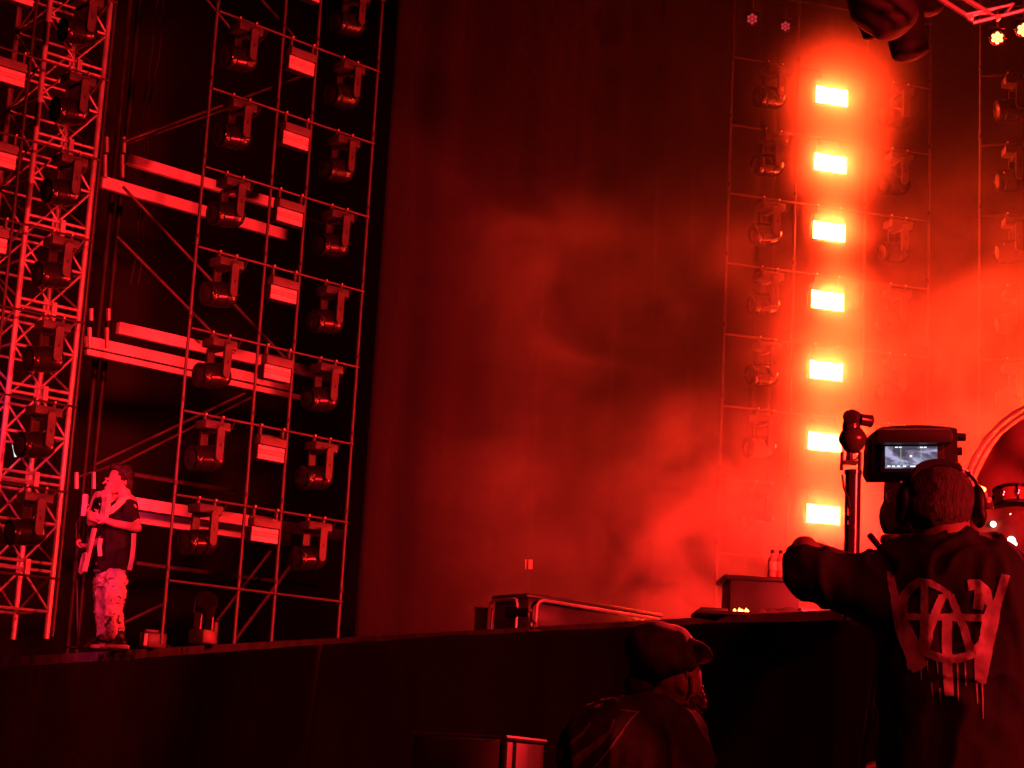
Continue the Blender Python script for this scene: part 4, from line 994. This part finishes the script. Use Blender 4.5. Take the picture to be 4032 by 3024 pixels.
# --- camera operator, seen from behind
def operator():
    d = 5.75; f0 = P(3740, 2600, d)
    ZB = .58
    t = thing('person', 'camera operator seen from behind in a black T-shirt with a large cracked grey print', 'person', (f0.x, d, ZB))
    inv = Vector((f0.x, d, ZB)); q = lambda px, py, dy=0: P(px, py, d+dy)-inv
    sk = [('e', q(3698, 1975, .0), (.104, .095, .120)), ('e', q(3690, 2035, .02), (.095, .085, .075)), ('c', q(3705, 2040, .0), q(3715, 2150, -.01), .083, .092), ('c', q(3710, 2190), q(3730, 2330), .08, .13),
          ('e', q(3830, 1990, .0), (.010, .018, .032)), ('e', q(3567, 1990, .0), (.010, .018, .032)),
          ('c', q(3525, 2275), q(3200, 2250), .062, .045), ('c', q(3200, 2250), q(3160, 2205, .02), .045, .055), ('c', q(3160, 2205, .02), q(3168, 2165, .03), .060, .045), ('c', q(3165, 2175, .03), q(3400, 2230, .30), .045, .03)]
    sk += [('c', q(3990, 2330), q(4100, 2560, -.05), .055, .045), ('c', q(4100, 2560, -.05), q(3900, 2700, .35), .048, .032)]
    sk += hand(q(3400, 2230, .30), (.9, .4, .1), (0, .3, -1), 1.0, 1.3)
    sk += hand(q(3900, 2700, .35), (-.9, .4, .1), (0, .3, -1), 1.0, 1.3)
    sk += [('c', q(3750, 2350), q(3750, 3000), .16, .15), ('c', q(3680, 3050), (q(3680, 3050).x, 0, .08), .09, .05), ('c', q(3840, 3050), (q(3840, 3050).x, 0, .08), .09, .05)]
    body = remeshed('body', sk, .009, M['skind'], t, 4)
    hr = [('e', q(3698, 1965, .0), (.108, .100, .122)), ('e', q(3694, 2010, -.02), (.100, .088, .09))]
    remeshed('hair', hr, .009, M['hairg'], t, 2, lambda co, n: .004*noise.noise(co*60)+.002*noise.noise(co*130))
    # headphones are worn things
    hp = thing('headphones', 'black over-ear headphones on the head of the camera operator', 'headphones', inv+q(3710, 1850))
    hi = q(3710, 1850); hq = lambda px, py, dy=0: q(px, py, dy)-hi
    bm = bmesh.new(); pts = [(3585, 1893), (3600, 1858), (3635, 1836), (3690, 1826), (3745, 1830), (3790, 1850)]
    vs_ = []
    for i, (x, y) in enumerate(pts):
        a = hq(x, y-4, -.065); b = hq(x, y-4, .055); vs_.append((a, b))
    r0 = [[bm.verts.new(a+Vector((0, 0, z))), bm.verts.new(b+Vector((0, 0, z)))] for a, b in vs_ for z in ()]
    lo = [(bm.verts.new(a-up*.012), bm.verts.new(b-up*.012)) for a, b in vs_]; hi2 = [(bm.verts.new(a+up*.014), bm.verts.new(b+up*.014)) for a, b in vs_]
    for i in range(len(vs_)-1):
        bm.faces.new((hi2[i][0], hi2[i+1][0], hi2[i+1][1], hi2[i][1])); bm.faces.new((lo[i][0], lo[i][1], lo[i+1][1], lo[i+1][0]))
        bm.faces.new((lo[i][0], lo[i+1][0], hi2[i+1][0], hi2[i][0])); bm.faces.new((lo[i][1], hi2[i][1], hi2[i+1][1], lo[i+1][1]))
    bm.faces.new((lo[0][0], hi2[0][0], hi2[0][1], lo[0][1])); bm.faces.new((lo[-1][0], lo[-1][1], hi2[-1][1], hi2[-1][0]))
    bmesh.ops.bevel(bm, geom=list(bm.edges), offset=.006, segments=2, affect='EDGES'); link('padded_band', finish(bm, ang=60), M['rubber'], hp)
    T('yoke_wire', [hq(3780, 1846), hq(3812, 1862), hq(3840, 1895), hq(3862, 1940)], .006, M['black'], hp)
    T('yoke_wire', [hq(3600, 1860), hq(3560, 1910), hq(3550, 1940)], .006, M['black'], hp)
    B('wire_stop', hq(3809, 1868), (.018, .02, .018), M['black'], hp, bev=.004)
    for px, sg in ((3852, 1), (3552, -1)):
        cp = remeshed('ear_cup', [('e', hq(px-4*sg, 1985), (.026, .045, .062)), ('e', hq(px+6*sg, 2030), (.020, .038, .040))], .006, M['rubber'], hp, 3)
    T('mic_boom', [hq(3556, 2010), hq(3540, 2060, .06), hq(3560, 2090, .09)], .004, M['black'], hp, 6)
    # T-shirt: trunk, shoulders, big loose left sleeve, right sleeve
    ts = [('c', q(3640, 2205), q(3560, 2245), .085, .10), ('c', q(3775, 2205), q(3950, 2285), .078, .088), ('c', q(3712, 2185), q(3735, 2225), .078, .105),
          ('c', q(3680, 2300), q(3720, 2450), .165, .175), ('c', q(3850, 2300), q(3840, 2450), .165, .175), ('c', q(3660, 2450), q(3660, 3100), .165, .15), ('c', q(3850, 2450), q(3850, 3100), .165, .15), ('c', q(3755, 2300), q(3755, 3100), .18, .17),
          ('c', q(3520, 2265), q(3300, 2258), .080, .066), ('c', q(3300, 2258), q(3170, 2225), .066, .068), ('c', q(3420, 2330), q(3190, 2270), .085, .072), ('c', q(3560, 2380), q(3330, 2320), .11, .085), ('c', q(3160, 2195), q(3155, 2260), .050, .062),
          ('c', q(3990, 2305), q(4075, 2470, -.03), .092, .10)]
    sh = remeshed('tshirt', ts, .011, M['shirt'], t, 5, folds(.016, 7, 5, (1, 1, .8)))
    cut = [v for v in sh.data.vertices]
    # collar
    c = q(3712, 2122)
    bm = bmesh.new(); tube(bm, [Vector((c.x+.098*math.cos(a), c.y+.09*math.sin(a), c.z+.016*math.cos(a)-.028*math.sin(a)*0)) for a in [2*PI*k/32 for k in range(33)]], .010, 8, False); link('collar', finish(bm), M['shirt'], sh)
    # print: strokes laid on the cloth
    bv = bvh_of(sh); E0 = EYE-inv
    def onto(px, py):
        r = ray(px, py).normalized(); h = bv.ray_cast(E0, r)
        return (h[0]-r*.004) if h[0] else None
    bm = bmesh.new(); rnd = random.Random(3)
    def stroke(pts, w0, w1=None, rough=2.2):
        w1 = w1 or w0; pts = [Vector((x, y, 0)) for x, y in pts]; L = []; 
        for a, b in zip(pts, pts[1:]):
            n = max(2, int((b-a).length/7)); L += [a.lerp(b, k/n) for k in range(n)]
        L.append(pts[-1]); prev = None; N_ = len(L)
        for i, p in enumerate(L):
            tg = (L[min(i+1, N_-1)]-L[max(0, i-1)]).normalized(); sd = Vector((-tg.y, tg.x, 0)); w_ = (w0+(w1-w0)*i/N_)/2*(1.35 if w0 > 10 else 1)
            row = []
            for k in range(5):
                e = (k/2-1); jit = rough*noise.noise(Vector((i*.35, e*9, w0))) if abs(e) == 1 else 0
                c = p+sd*(e*w_+jit); h = onto(c.x, c.y); row.append(bm.verts.new(h) if h is not None else None)
            if prev:
                for k in range(4):
                    f = (prev[k], prev[k+1], row[k+1], row[k])
                    if all(x is not None for x in f) and max((f[0].co-f[2].co).length, (f[1].co-f[3].co).length) < .06: bm.faces.new(f)
            prev = row
    # photograph: left horn, right horn, ring, cross bar, A, stem, drips
    stroke([(3505, 2248), (3512, 2300), (3525, 2360), (3532, 2420), (3550, 2490), (3580, 2560), (3618, 2640)], 20, 40)
    stroke([(3535, 2350), (3545, 2430), (3575, 2500), (3600, 2570), (3612, 2630)], 22, 60)
    stroke([(3960, 2262), (3945, 2320), (3925, 2380), (3915, 2450), (3895, 2540), (3880, 2620), (3865, 2690)], 26, 26)
    stroke([(3920, 2370), (3895, 2440), (3880, 2520), (3860, 2600), (3862, 2680)], 40, 34)
    ringp = [(3740-108*math.cos(a)*1.04-20, 2440-150*math.sin(a)) for a in [2*PI*k/40 for k in range(41)]]
    stroke([(3545, 2385), (3562, 2345), (3590, 2310), (3620, 2290), (3660, 2295), (3700, 2315), (3740, 2340)], 32, 14)
    stroke([(3560, 2380), (3553, 2430), (3565, 2480), (3595, 2530), (3640, 2565), (3700, 2590), (3770, 2595), (3830, 2575), (3870, 2530)], 24, 26)
    stroke([(3812, 2305), (3850, 2300), (3885, 2330), (3895, 2380)], 32, 24)
    stroke([(3860, 2310), (3858, 2350), (3850, 2400)], 34, 30)
    stroke([(3546, 2428), (3640, 2430), (3760, 2430), (3890, 2434)], 19, 22)
    stroke([(3640, 2300), (3640, 2420), (3635, 2550)], 22, 24)
    stroke([(3712, 2345), (3685, 2410), (3660, 2480), (3645, 2560)], 24, 26)
    stroke([(3742, 2342), (3765, 2400), (3795, 2470), (3820, 2560)], 20, 26)
    stroke([(3700, 2352), (3745, 2342)], 16)
    stroke([(3730, 2430), (3728, 2520), (3730, 2620), (3738, 2740)], 30, 28)
    stroke([(3740, 2424), (3770, 2440)], 24, 14)
    for x, y0, y1, w_ in ((3625, 2600, 2680, 9), (3650, 2600, 2640, 6), (3690, 2600, 2650, 7), (3770, 2600, 2760, 8), (3800, 2600, 2700, 6), (3846, 2690, 2770, 6), (3868, 2680, 2830, 8), (3700, 2710, 2760, 5), (3668, 2690, 2740, 5)):
        stroke([(x, y0), (x+4, y1)], w_, 3, 1)
    pr = link('shirt_print', finish(bm, ang=80), M['print_'], sh)
    # trousers, shoes
    pts = [('c', q(3680, 3060), (q(3680, 3060).x, .02, .10), .12, .075), ('c', q(3840, 3060), (q(3840, 3060).x, .02, .10), .12, .075), ('c', q(3680, 3040), q(3840, 3040), .14, .14)]
    remeshed('trousers', pts, .016, M['shirt'], t, 3)
    for x in (3680, 3840):
        remeshed('shoe', [('c', Vector((q(x, 3060).x, -.02, .045)), Vector((q(x, 3060).x, .18, .04)), .05, .04)], .012, M['black'], t, 2)
    pf = thing('camera_platform', 'black platform that lifts the camera operator above the pit', 'platform', (f0.x-.1, d+.3, 0))
    B('top', (0, 0, .555), (1.9, 1.7, .045), M['black'], pf)
    for x in (-.9, .9):
        for y in (-.8, .8): T('leg', [(x, y, 0), (x, y, .53)], .025, M['pipe'], pf)
operator()

# --- bent man in a camouflage cap
def capman():
    d = 6.05; f0 = P(2560, 2900, d)
    t = thing('person', 'bearded man in a camouflage cap bending to the right before the draped wall', 'person', (f0.x, d, 0))
    inv = Vector((f0.x, d, 0)); q = lambda px, py, dy=0: P(px, py, d+dy)-inv
    sk = [('e', q(2628, 2600, .02), (.098, .085, .118), Matrix.Rotation(.15, 4, 'Y')), ('e', q(2672, 2680, -.0), (.075, .07, .095)), ('e', q(2712, 2655, .02), (.035, .045, .06)), ('c', q(2722, 2640, .02), q(2733, 2668, .03), .012, .015),
          ('e', q(2700, 2735, .0), (.045, .05, .05)), ('c', q(2645, 2690, .02), q(2610, 2800, .03), .066, .075), ('e', q(2690, 2690, -.068), (.022, .012, .035))]
    sk += [('c', q(2610, 2800, .03), q(2540, 2960, .03), .07, .12), ('c', q(2520, 2970), q(2420, 3150), .13, .15), ('c', q(2690, 2920, -.05), q(2760, 3150, -.1), .06, .05), ('c', q(2780, 3150, -.1), q(2860, 3250, .15), .05, .035), ('c', q(2330, 2950, .1), q(2250, 3200, .1), .07, .055), ('c', q(2250, 3200, .1), q(2400, 3330, .3), .05, .035)]
    sk += hand(q(2860, 3250, .15), (.8, .3, -.4), (0, .2, -1), 1, 1)+hand(q(2400, 3330, .3), (.8, .3, -.4), (0, .2, -1), 1, 1)
    hx = q(2420, 3150)
    sk += [('c', hx+Vector((0, -.1, 0)), (hx.x+.05, -.1, .08), .10, .05), ('c', hx+Vector((0, .12, 0)), (hx.x+.05, .14, .08), .10, .05)]
    body = remeshed('body', sk, .0085, M['skind'], t, 3)
    remeshed('ear', [('c', q(2706, 2650, -.075), q(2722, 2665, -.078), .006, .007), ('c', q(2722, 2665, -.078), q(2729, 2725, -.072), .008, .007), ('c', q(2706, 2650, -.075), q(2702, 2668, -.075), .006, .005)], .003, M['skind'], body, 1)
    remeshed('beard', [('e', q(2722, 2760, .0), (.038, .05, .05)), ('c', q(2742, 2720, .0), q(2752, 2775, .0), .022, .026), ('c', q(2752, 2775), q(2756, 2800), .024, .012), ('c', q(2728, 2790), q(2736, 2822), .028, .012), ('c', q(2738, 2700, .01), q(2742, 2740, .01), .010, .014)], .0045, M['beard'], t, 1, lambda co, n: .010*noise.noise(co*70)+.006*noise.noise(co*150))
    remeshed('hair', [('e', q(2615, 2660, .03), (.092, .085, .06)), ('e', q(2560, 2650, .03), (.05, .06, .05))], .007, M['hair'], t, 1, lambda co, n: .006*noise.noise(co*60))
    # cap: crown, brim, button
    cr = remeshed('cap_crown', [('e', q(2598, 2572, .0), (.118, .102, .100), Matrix.Rotation(.35, 4, 'Y')), ('e', q(2570, 2620, .02), (.085, .095, .07)), ('e', q(2650, 2560, 0), (.07, .085, .08)), ('e', q(2655, 2615, -.01), (.075, .09, .05))], .008, M['cap'], t, 4, lambda co, n: .004*noise.noise(co*18))
    mb = Matrix.Rotation(.40, 4, 'Y') @ Matrix.Rotation(-.55, 4, 'X')
    remeshed('cap_brim', [('e', q(2738, 2566, .0), (.060, .060, .010), mb), ('e', q(2712, 2552, 0), (.05, .055, .014), mb)], .0045, M['brim'], cr, 2)
    # headset behind the far ear
    hs = thing('headset', 'dark headset hanging behind the neck of the man in the cap', 'headset', inv+q(2520, 2690)); hi = q(2520, 2690); hq = lambda px, py, dy=0: q(px, py, dy)-hi
    remeshed('ear_cup', [('e', hq(2530, 2690), (.045, .04, .055)), ('e', hq(2500, 2700), (.035, .035, .05))], .006, M['rubber'], hs, 2)
    T('band', [hq(2468, 2672), hq(2474, 2700), hq(2478, 2740)], [.008, .010, .006], M['head'], hs); T('band', [hq(2490, 2640), hq(2520, 2655), hq(2548, 2680)], .006, M['head'], hs)
    # T-shirt
    ts = [('c', q(2590, 2855), q(2495, 2885), .095, .12), ('c', q(2560, 2920, .0), q(2440, 3040), .155, .20), ('c', q(2440, 3000), q(2400, 3200), .2, .18), ('c', q(2640, 2920, -.04), q(2640, 3100, -.05), .12, .16), ('c', q(2668, 2885, -.08), q(2712, 3010, -.10), .080, .085), ('c', q(2420, 2880, .1), q(2330, 2990, .1), .09, .095), ('c', q(2560, 2830, .02), q(2640, 2850, 0), .085, .072),
          ('c', q(2400, 3200), hx, .18, .17)]
    sh = remeshed('tshirt', ts, .010, M['shirt2'], t, 4, folds(.012, 7, 2, (1.1, 1, .9)))
    bv = bvh_of(sh); E0 = EYE-inv; bm = bmesh.new()
    def stroke(pts, w0, w1):
        pts = [Vector((x, y, 0)) for x, y in pts]; L = []
        for a, b in zip(pts, pts[1:]):
            n = max(2, int((b-a).length/8)); L += [a.lerp(b, k/n) for k in range(n)]
        L.append(pts[-1]); prev = None
        for i, p in enumerate(L):
            tg = (L[min(i+1, len(L)-1)]-L[max(0, i-1)]).normalized(); sd = Vector((-tg.y, tg.x, 0)); w_ = (w0+(w1-w0)*i/len(L))/2; row = []
            for k in range(4):
                e = k/1.5-1; c = p+sd*(e*w_+2.5*noise.noise(Vector((i*.3, e*7, w0)))); r = ray(c.x, c.y).normalized(); h = bv.ray_cast(E0, r); row.append(bm.verts.new(h[0]-r*.004) if h[0] else None)
            if prev:
                for k in range(3):
                    f = (prev[k], prev[k+1], row[k+1], row[k])
                    if all(x is not None for x in f) and (f[0].co-f[2].co).length < .07: bm.faces.new(f)
            prev = row
    stroke([(2420, 2832), (2400, 2880), (2360, 2920), (2330, 2945), (2290, 2975), (2245, 3024)], 8, 46)
    stroke([(2325, 2848), (2290, 2890), (2250, 2925), (2215, 2950), (2200, 2990)], 8, 16)
    stroke([(2440, 2795), (2515, 2803), (2480, 2835), (2440, 2895), (2400, 2950), (2340, 3024)], 6, 10)
    link('shirt_print', finish(bm, ang=80), M['print2'], sh)
    tp = [('c', hx+Vector((0, -.1, -.02)), (hx.x+.05, -.1, .10), .13, .08), ('c', hx+Vector((0, .12, -.02)), (hx.x+.05, .14, .10), .13, .08), ('c', hx+Vector((0, -.08, 0)), hx+Vector((0, .08, 0)), .16, .16)]
    remeshed('trousers', tp, .016, M['shirt'], t, 3)
    for y in (-.1, .14): remeshed('shoe', [('c', Vector((hx.x+.03, y, .045)), Vector((hx.x+.2, y, .04)), .05, .04)], .012, M['black'], t, 2)
M['beard'] = mat('brown_beard', (.12, .06, .045), .7, var=.6, vscale=80, bump=.8, bscale=200)
M['brim'] = mat('lit_brim_cloth', (.26, .22, .18), .8, var=.2)  # paler than the crown, so its light is put into the colour
capman()

# a thin lit strip seen through the far-left tower
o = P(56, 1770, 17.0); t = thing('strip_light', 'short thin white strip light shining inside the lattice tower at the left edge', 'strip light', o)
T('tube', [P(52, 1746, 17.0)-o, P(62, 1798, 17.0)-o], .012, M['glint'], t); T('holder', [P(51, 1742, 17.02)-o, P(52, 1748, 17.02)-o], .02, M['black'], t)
